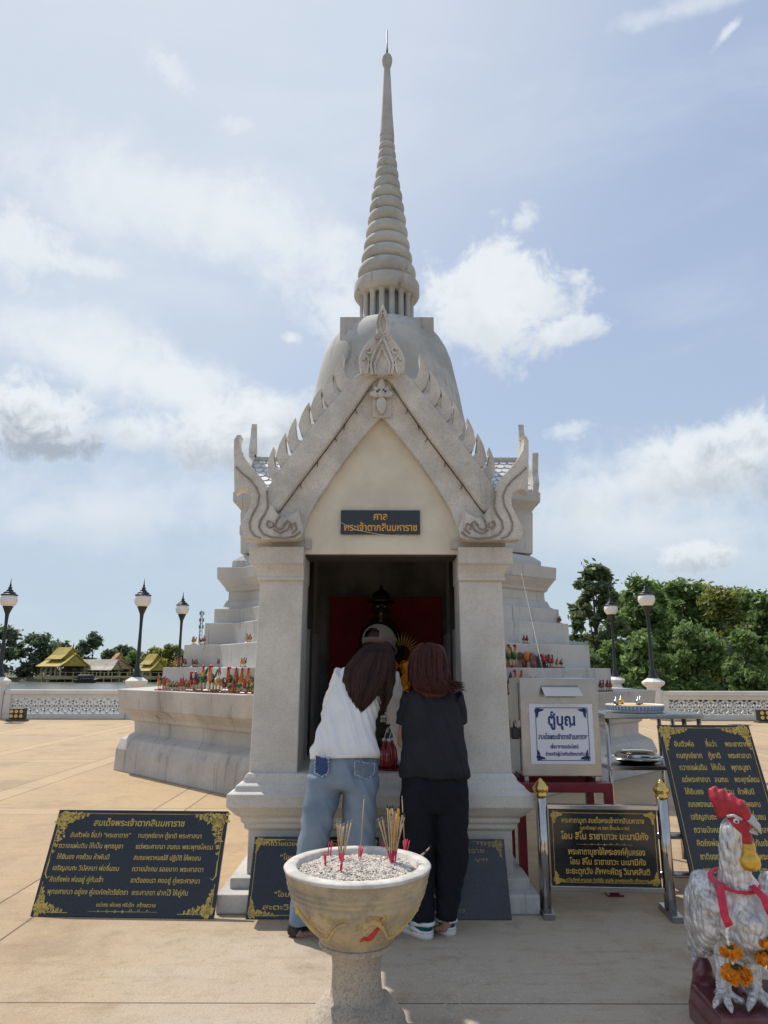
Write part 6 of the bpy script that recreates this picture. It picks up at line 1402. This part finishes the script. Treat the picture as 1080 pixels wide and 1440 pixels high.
for side in (-1, 1):
    gm = MB()
    for k in range(9):
        c = V((side*(.05+.012*sin(k)), 0, .16-.042*k)); 
        for q in range(26):
            d = V((rr_.gauss(0, 1), rr_.gauss(0, 1), rr_.gauss(0, 1))).normalized(); t_ = d.orthogonal().normalized()*.018; s2 = d.cross(t_); q0 = c+d*.036
            gm.add([q0-t_-s2*.6, q0+t_-s2*.6, q0+t_+s2+d*.006, q0-t_+s2+d*.006], [(0, 1, 2, 3)])
        gm.ell(c, (.032, .032, .03), 8, 6)
    obj('flower_strand', gm, M_LEAFGOLD, gl)
M_DRINK = mat('red_drink', (.30, .008, .015), .12, spec=.7, coat=.6); 
for k, (px, Yp) in enumerate(((540, 4.98), (547, 4.95), (553, 5.02))):
    q = at(px, 1083, Yp); bo2 = thing('drink_bottle', 'red drink bottle on the altar sill between the two women', 'bottle', (q.x, Yp, zf+.012), (0, 0, 0), 'red drink bottles on the altar sill')
    obj('bottle', MB().lathe([(.028, 0), (.031, .01), (.031, .09), (.024, .12), (.012, .145), (.012, .17)], n=14), M_DRINK, bo2); obj('cap', MB().lathe([(.014, .168), (.014, .185), (.012, .187)], n=12), M_WHITE, bo2); obj('straw', MB().tube([(0, 0, .18), (.02, 0, .25)], .003, 6), M_WHITE, bo2)
q = at(549, 1088, 4.97); tag(obj('offering_tray', MB().lathe([(.08, 0), (.105, .008), (.115, .012), (.10, .012), (.06, .008)], n=24), MATS['red_drink']), 'small red plastic tray under the drink bottles', 'tray').location = (q.x, 4.97, zf+.001)
q = at(550, 1030, 5.1); fv = thing('flower_vase', 'small vase of white flowers and leaves on the altar sill', 'vase', (q.x, 5.16, zf+.001)); obj('vase', MB().lathe([(.03, 0), (.045, .05), (.05, .12), (.03, .18), (.036, .21)], n=16), FMAT['green'], fv)
fm = MB(); lm = MB()
for k in range(26):
    a = rr_.uniform(0, 6.28); r_ = rr_.uniform(.01, .07); z = rr_.uniform(.22, .36); fm.ell((r_*cos(a), r_*sin(a), z), (.016, .016, .014), 6, 5); lm.tube([(0, 0, .2), (r_*cos(a), r_*sin(a), z)], .003, 4)
obj('blossoms', fm, mat('cream_blossom', (.62, .56, .42), .8), fv); obj('stems', lm, mat('garland_green', (.03, .06, .015), .7), fv)
hang = thing('paper_streamers', 'dark paper streamers hanging from the shrine ceiling', 'streamers', (XP, 5.7, 2.58))
for k in range(12):
    x = -.42+.075*k+rr_.uniform(-.02, .02); l = rr_.uniform(.06, .2); m = MB(); m.tube([(x, .0, 0), (x+.01, .01, -l*.5), (x-.005, 0, -l)], [(.012, .003), (.016, .003), (.008, .002)], 6); obj('streamer', m, mat('sooty_paper', (.02, .02, .022), .9), hang)

# ---------------------------------------------------------------- river, far bank, pavilions, trees
def plain(name, quad, m): return struct(obj(name, MB().add(quad, [tuple(range(len(quad)))]), m))
wm = mat('river_water', (.10, .115, .10), .22, spec=.5, vary=.2, vscale=.05)
nt = wm.node_tree; N = nt.nodes; tc = N.new('ShaderNodeTexCoord'); mp = N.new('ShaderNodeMapping'); mp.inputs['Scale'].default_value = (.35, 1.4, 1); nt.links.new(tc.outputs['Object'], mp.inputs[0])
nn = N.new('ShaderNodeTexNoise'); nn.inputs['Scale'].default_value = 1.2; nn.inputs['Detail'].default_value = 5; nt.links.new(mp.outputs[0], nn.inputs['Vector']); bp = N.new('ShaderNodeBump'); bp.inputs['Strength'].default_value = .5; bp.inputs['Distance'].default_value = .15
nt.links.new(nn.outputs['Fac'], bp.inputs['Height']); nt.links.new(bp.outputs[0], N['Principled BSDF'].inputs['Normal'])
WZ = -1.0
plain('river', [(-900, 22.35, WZ), (60, 22.35, WZ), (60, 150, WZ), (-900, 150, WZ)], wm)
gm_ = mat('bank_earth', (.12, .11, .06), .95, vary=.4, vscale=.3)
plain('near_bank', [(-16, -300, -.6), (-900, -300, -.6), (-900, 22.3, -.6), (-16, 22.3, -.6)], gm_)
plain('right_bank', [(9.4, 22.31, -.1), (900, 22.31, -.1), (900, 900, .2), (30, 900, .2), (30, 60, .1), (14, 40, 0)], mat('leaf_litter', (.07, .075, .035), .95, vary=.4, vscale=.6))
plain('front_ground', [(16, -300, -.02), (900, -300, -.02), (900, 22.3, -.02), (16, 22.3, -.02)], gm_); plain('rear_ground', [(-900, -300, -.03), (900, -300, -.03), (900, -12, -.03), (-900, -12, -.03)], gm_)
fb = MB(); fb.add([(-900, 149, WZ-1), (60, 149, WZ-1), (60, 153, -.2), (-900, 153, -.2), (60, 1500, 1.0), (-900, 1500, 1.0), (60, 2500, 1), (-900, 2500, 1)], [(0, 1, 2, 3), (3, 2, 4, 5)])
struct(obj('far_bank', fb, gm_))
L1 = leafmat('leaf_mid', (.28, .39, .11), (.11, .18, .05), .45); L2 = leafmat('leaf_dark', (.20, .28, .08), (.075, .12, .04), .45); L3 = leafmat('leaf_olive', (.36, .37, .08), (.16, .19, .05), .45)
L4 = leafmat('leaf_sparse', (.22, .27, .11), (.09, .125, .055), .45); L5 = leafmat('leaf_far', (.20, .26, .14), (.10, .15, .09), .45); L6 = leafmat('leaf_yellow', (.50, .44, .06), (.26, .27, .05), .45); L7 = leafmat('leaf_bamboo', (.30, .40, .13), (.12, .20, .06), .45)
M_TRUNK = mat('bark', (.07, .055, .04), .95, vary=.3, vscale=4, bump=.5, bscale=20)
def leafcloud(mb, clumps, n, size, rnd, droop=0.0, long=1.6):
    tot = sum(c[3]*c[4]*c[5] for c in clumps)**1.0
    wts = [(c[3]*c[4]*c[5])**.75 for c in clumps]; tw_ = sum(wts)
    vs = []; fs = []
    for c, w_ in zip(clumps, wts):
        for _ in range(max(6, int(n*w_/tw_))):
            d = V((rnd.gauss(0, 1), rnd.gauss(0, 1), rnd.gauss(0, 1))).normalized(); r_ = min(1.7, abs(rnd.gauss(0, .62))+.12)
            q = V((c[0]+d.x*c[3]*r_, c[1]+d.y*c[4]*r_, c[2]+d.z*c[5]*r_))
            a = V((rnd.gauss(0, 1), rnd.gauss(0, 1), rnd.gauss(0, .7)-droop)).normalized(); b_ = a.orthogonal().normalized(); e = a.cross(b_); t_ = rnd.uniform(0, 6.28); b_ = b_*cos(t_)+e*sin(t_)
            s = size*rnd.uniform(.6, 1.35); o = len(vs)
            vs += [q-a*s*long*.5, q+b_*s*.38, q+a*s*long*.5, q-b_*s*.38]; fs.append((o, o+1, o+2, o+3))
    mb.add(vs, fs)
def tree(name, label, px, ptop, pw_, Y, zg, leaf, n, size, seed, low=0.25, group=None, airy=1.0, droop=0.0, cat='tree', nclump=26, split=True):
    rnd = random.Random(seed); top = at(px, ptop, Y); h = top.z-zg; w_ = pw_/FP*Y/2; loc = V((top.x, Y, zg)); t = thing(name, label, cat, loc, (0, 0, 0), group)
    cl = []
    for k in range(nclump):
        u = rnd.random(); z = h*(low+(1-low)*u*.94); env = w_*(sin(pi*min(1, .18+.80*(z/h-low*.6)/(1-low*.6)))**.6)
        a = rnd.uniform(0, 6.28); r_ = env*rnd.uniform(.25, .92); c = w_*rnd.uniform(.12, .34)*airy
        cl.append((r_*cos(a), r_*sin(a)*.8, min(z, h-c*.6), c, c, c*rnd.uniform(.6, .95)))
    cl.append((rnd.uniform(-.1, .1)*w_, 0, h-w_*.22, w_*.26, w_*.26, w_*.26))
    tm = MB(); bend = w_*.12; tr_ = max(.05, h*.018)
    tm.tube([(0, 0, -.1), (bend*.4, 0, h*.25), (-bend*.3, bend*.3, h*.5), (0, 0, h*.85)], [tr_, tr_*.8, tr_*.55, tr_*.15], 9); tmo = obj('trunk', tm, M_TRUNK, t)
    for c in cl[:12]:
        s = V((0, 0, h*rnd.uniform(.25, .6))); e = V(c[:3]); lm = MB(); lm.tube([s, s.lerp(e, .5)+V((0, 0, h*.03)), e], [tr_*.42, tr_*.25, tr_*.07], 6); obj('limb', lm, M_TRUNK, t)
    cm = MB(); leafcloud(cm, cl, n, size, rnd, droop); obj('crown', cm, leaf, t)
    return t
# right bank, seen over the balustrade
tree('broadleaf_tree', 'tall thin crowned tree with open twiggy foliage nearest the shrine', 833, 795, 82, 44, 0, L4, 5200, .30, 1, .42, airy=.72, nclump=40)
tree('broadleaf_tree', 'dark green tree behind the taller right lamp post', 896, 812, 84, 46, 0, L1, 17000, .25, 2, .05, nclump=56)
tree('broadleaf_tree', 'rounded mid green tree right of the taller lamp post', 958, 818, 92, 50, 0, L1, 17000, .26, 3, .05, nclump=56)
tree('broadleaf_tree', 'olive green tree second from the right edge', 1010, 826, 84, 47, 0, L3, 16150, .25, 4, .05, nclump=56)
tree('broadleaf_tree', 'dense dark vine covered tree at the right edge', 1072, 836, 86, 40, 0, L2, 18700, .22, 5, .02, nclump=60)
tree('broadleaf_tree', 'light green tree filling the gap behind the taller right lamp', 926, 820, 80, 53, 0, L1, 13000, .27, 41, .05, nclump=52)
tree('broadleaf_tree', 'broad crown between the rounded and the olive tree', 984, 822, 84, 54, 0, L3, 13000, .27, 42, .05, nclump=52)
tree('broadleaf_tree', 'tall crown just left of the vine covered tree', 1042, 828, 84, 53, 0, L1, 13000, .27, 43, .05, nclump=52)
tree('broadleaf_tree', 'tree beyond the right edge of the picture', 1140, 832, 110, 44, 0, L1, 6000, .36, 6, .05)
tree('broadleaf_tree', 'shadowy tree filling the back between the lamp posts', 880, 842, 110, 58, 0, L2, 8000, .42, 7, .02)
tree('broadleaf_tree', 'shadowy dark tree behind the olive tree', 1000, 848, 140, 60, 0, L2, 9000, .42, 8, .02)
for k, (px, pt, pw__, Y, lf, lab) in enumerate(((905, 890, 70, 36, L7, 'arching bamboo clump left below the dark trees'), (972, 878, 84, 37, L7, 'broad pale bamboo clump in the middle of the bank'), (1046, 890, 60, 34, L7, 'bamboo clump at the foot of the vine covered tree'), (858, 905, 56, 40, L1, 'bushy clump below the thin crowned tree'))):
    tree('bamboo_clump', lab, px, pt, pw__, Y, 0, lf, 11000, .20, 20+k, .02, cat='bamboo', droop=.6, nclump=34)
tree('shrub', 'small grey green shrub beside the far building', 832, 925, 34, 36, 0, L4, 1500, .2, 31, .05, cat='shrub', nclump=12)
pm = thing('palm', 'palm with blue green fronds in front of the trees', 'palm', at(1020, 968, 42)); pm.location.z = 0; obj('trunk', MB().tube([(0, 0, 0), (.1, 0, 2.0)], [.16, .12], 8), M_TRUNK, pm)
M_PALM = leafmat('palm_frond', (.10, .15, .10), (.05, .085, .055), .2); rp = random.Random(2)
for k in range(11):
    a = 2*pi*k/11+rp.uniform(-.2, .2); e = rp.uniform(.5, 1.25); fm = MB(); q = [V((.1, 0, 2.0))+V((cos(a)*cos(e)*u*2.7, sin(a)*cos(e)*u*2.7, sin(e)*u*2.7-1.0*u*u)) for u in [i/9 for i in range(10)]]; fm.tube(q, [.03*(1-i/11) for i in range(10)], 5)
    for i in range(1, 9):
        for s in (-1, 1):
            for j_ in (0, .5):
                b0 = q[i].lerp(q[i+1], j_); sd_ = V((-sin(a), cos(a), -.35))*s; fm.add([b0, b0+sd_*.30+(q[i+1]-q[i])*.25, b0+sd_*.55+(q[i+1]-q[i])*.5, b0+(q[i+1]-q[i])*.16], [(0, 1, 2, 3)])
    obj('frond', fm, M_PALM, pm)
# low building on the right, half hidden
bl_ = at(826, 935, 62); br_ = thing('riverside_building', 'low white roofed building between the terraces and the right trees', 'building', (bl_.x+3, 62, 0))
zt = zz(905, 62); z2 = zz(899, 62)
obj('wall', MB().box(-4.2, 4, 0, 8, 0, zt-.8), mat('grey_render', (.10, .095, .09), .9, vary=.3, vscale=2), br_); obj('roof', MB().box(-4.8, 4.5, -.8, 9, zt-.35, z2), mat('pale_metal_roof', (.62, .63, .65), .5, vary=.1), br_); obj('fascia', MB().box(-4.7, 4.4, -.7, 8.8, zt-.8, zt-.355), mat('fascia_grey', (.22, .22, .22), .8), br_)
for x in (-2.8, -.6, 1.6): obj('post', MB().box(x-.15, x+.15, -.6, -.3, 0, zt-.81), mat('red_brown_post', (.22, .06, .04), .8), br_)
# left bank trees
LT = [(8, 884, 60, 152, L5, 'dark tree mass at the far left edge of the river bank'), (52, 893, 58, 158, L5, 'dark green tree left of the yellow pavilion'), (85, 905, 44, 170, L5, 'tree just behind the yellow roofed pavilion'), (-40, 888, 80, 155, L5, 'tree beyond the left edge on the far bank'), (133, 891, 36, 178, L5, 'tall round tree rising behind the long low hall'),
      (112, 908, 30, 185, L5, 'small tree in the gap behind the pavilions'), (176, 909, 46, 190, L5, 'low distant tree behind the orange roofs'), (186, 918, 36, 160, L1, 'bright green rounded tree beside the middle lamp post'), (214, 912, 38, 172, L3, 'olive tree behind the right yellow pavilion'), (238, 908, 44, 168, L3, 'broad olive tree right of the short lamp post'), (222, 927, 30, 156, L6, 'yellowish tree in front of the right yellow pavilion'), (155, 915, 34, 186, L5, 'distant dark tree behind the orange roofed hall'), (262, 915, 40, 175, L3, 'olive tree partly hidden by the terraces')]
for k, (px, pt, pw__, Y, lf, lab) in enumerate(LT): tree('bank_tree', lab, px, pt, pw__, Y, -.2, lf, 4200, .72, 50+k, .04, 'trees on the far river bank', nclump=22)
# pavilions
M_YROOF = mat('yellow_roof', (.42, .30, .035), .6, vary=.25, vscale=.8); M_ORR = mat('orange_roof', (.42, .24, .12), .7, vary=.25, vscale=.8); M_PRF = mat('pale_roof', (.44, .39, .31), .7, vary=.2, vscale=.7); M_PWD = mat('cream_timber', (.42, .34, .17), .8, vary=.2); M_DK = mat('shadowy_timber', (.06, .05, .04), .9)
def pavilion(label, px, Y, w_, d_, h0, h1, roof, yaw, tiers_=2, name='pavilion'):
    q = at(px, 950, Y); r = thing(name, label, 'pavilion', (q.x, Y, -.15), (0, 0, yaw))
    obj('deck', MB().box(-w_/2-.6, w_/2+.6, -d_/2-.6, d_/2+.6, -.3, .35), M_PWD, r)
    for i in range(5):
        for y in (-d_/2+.2, d_/2-.2): x = -w_/2+.3+(w_-.6)*i/4; obj('post', MB().box(x-.14, x+.14, y-.14, y+.14, .35, h0), M_PWD, r)
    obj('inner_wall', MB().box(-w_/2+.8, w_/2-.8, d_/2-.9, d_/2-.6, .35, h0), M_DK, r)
    for t_ in range(tiers_):
        k = 1-.34*t_; zz0 = h0-.3+(h1-h0)*.40*t_; zz1 = h0+(h1-h0)*(.66+.34*t_) if tiers_ > 1 else h1; ww = w_/2*(1.16 if t_ == 0 else .74); dd = d_/2*(1.25 if t_ == 0 else .86)
        m = MB(); prof_ = [(-dd, zz0), (-dd*.55, zz0+(zz1-zz0)*.36), (0, zz1), (dd*.55, zz0+(zz1-zz0)*.36), (dd, zz0), (dd*.9, zz0-.12), (0, zz1-.35), (-dd*.9, zz0-.12)]
        m.stack([[(x, y, z) for y, z in prof_] for x in (-ww, ww)]); ro = obj('roof', m, roof, r)
        for s in (-1, 1):
            gb = MB(); gb.stack([[(s*(ww-.25)+o, y, z) for y, z in ((-dd*.8, zz0+.05), (0, zz1-.5), (dd*.8, zz0+.05))] for o in (-.04, .04)]); obj('gable', gb, M_YROOF if roof is M_YROOF else M_PWD, ro)
            fn = MB(); fn.tube([(s*ww, 0, zz1-.1), (s*(ww+.2), 0, zz1+.5), (s*(ww+.1), 0, zz1+1.0)], [.14, .09, .02], 6); obj('roof_finial', fn, M_YROOF, ro)
    return r
def hz_(py, Y): return zz(py, Y)+.15
pavilion('large yellow roofed pavilion on the far river bank', 88, 150, 7.0, 6.0, hz_(936, 150), hz_(911, 150), M_YROOF, -.55)
pavilion('long low hall with pale roof beside the yellow pavilion', 137, 153, 7.6, 4.4, hz_(941, 153), hz_(928, 153), M_PRF, -.12, 1, 'long_hall')
pavilion('orange roofed hall beside the middle lamp post', 164, 156, 3.8, 5.0, hz_(940, 156), hz_(919, 156), M_ORR, -.9, 2)
pavilion('smaller yellow roofed pavilion right of the middle lamp post', 213, 150, 4.6, 4.4, hz_(942, 150), hz_(920, 150), M_YROOF, -.6)
dk = at(150, 955, 149); dd_ = thing('river_walkway', 'long timber walkway on posts in front of the far pavilions', 'walkway', (dk.x, 148.2, -.3)); obj('deck', MB().box(-13, 13, -.8, .8, .15, .4), M_PWD, dd_)
obj('handrail', MB().box(-13, 13, -.75, -.65, 1.2, 1.3), M_PWD, dd_)
for k in range(17): x = -12.8+1.6*k; obj('post', MB().box(x-.09, x+.09, -.79, -.61, -1.6, 1.19), M_PWD, dd_)
bq = at(121, 957, 138); bt = thing('river_boat', 'dark covered boat moored before the far pavilions', 'boat', (bq.x, 138, WZ)); hl = MB(); n = 9
hl.stack([[(x, y*q, z) for x, y, z in ((-2.4*q, 0, .1), (-1.9, -.55, 0), (1.7, -.6, 0), (2.3*q, 0, .15), (1.7, .6, 0), (-1.9, .55, 0))] for q in (.8,)]+[[(-2.7, 0, .75), (-1.9, -.7, .6), (1.8, -.75, .6), (2.6, 0, .85), (1.8, .75, .6), (-1.9, .7, .6)]]); obj('hull', hl, mat('dark_hull', (.035, .03, .028), .6), bt)
obj('canopy', MB().tube([(-1.6, 0, 1.15), (-1.4, 0, 1.25), (1.2, 0, 1.25), (1.4, 0, 1.15)], [(.5, .2), (.8, .32), (.8, .32), (.5, .2)], 14, ref=(0, 1, 0)), mat('grey_tarpaulin', (.07, .07, .085), .8), bt)
for x in (-1.3, 0, 1.2):
    for s in (-1, 1): obj('canopy_post', MB().tube([(x, s*.6, .55), (x, s*.6, 1.2)], .04, 6), M_DK, bt)
# telecom tower far off
tq = at(279, 940, 420); tw__ = thing('telecom_tower', 'thin lattice telecom tower far beyond the terraces', 'tower', (tq.x, 420, 0)); th_ = zz(859, 420); M_TW = mat('tower_steel', (.22, .24, .27), .6)
lm = MB()
for i in range(3):
    a = 2*pi*i/3; lm.tube([(1.6*cos(a), 1.6*sin(a), 0), (.6*cos(a), .6*sin(a), th_)], .16, 5)
for k in range(16):
    z0_, z1_ = th_*k/16, th_*(k+1)/16
    for i in range(3):
        a, b_ = 2*pi*i/3, 2*pi*((i+1) % 3)/3; r0_, r1_ = 1.6-1.0*k/16, 1.6-1.0*(k+1)/16; lm.tube([(r0_*cos(a), r0_*sin(a), z0_), (r1_*cos(b_), r1_*sin(b_), z1_)], .09, 4)
obj('lattice', lm, M_TW, tw__)
for k in range(9):
    a = 2*pi*k/3; z = th_*(.98-.11*(k//3)); obj('antenna', MB().box(cos(a)*1.3-.3, cos(a)*1.3+.3, sin(a)*1.3-.2, sin(a)*1.3+.2, z-2.0, z), M_TW, tw__)
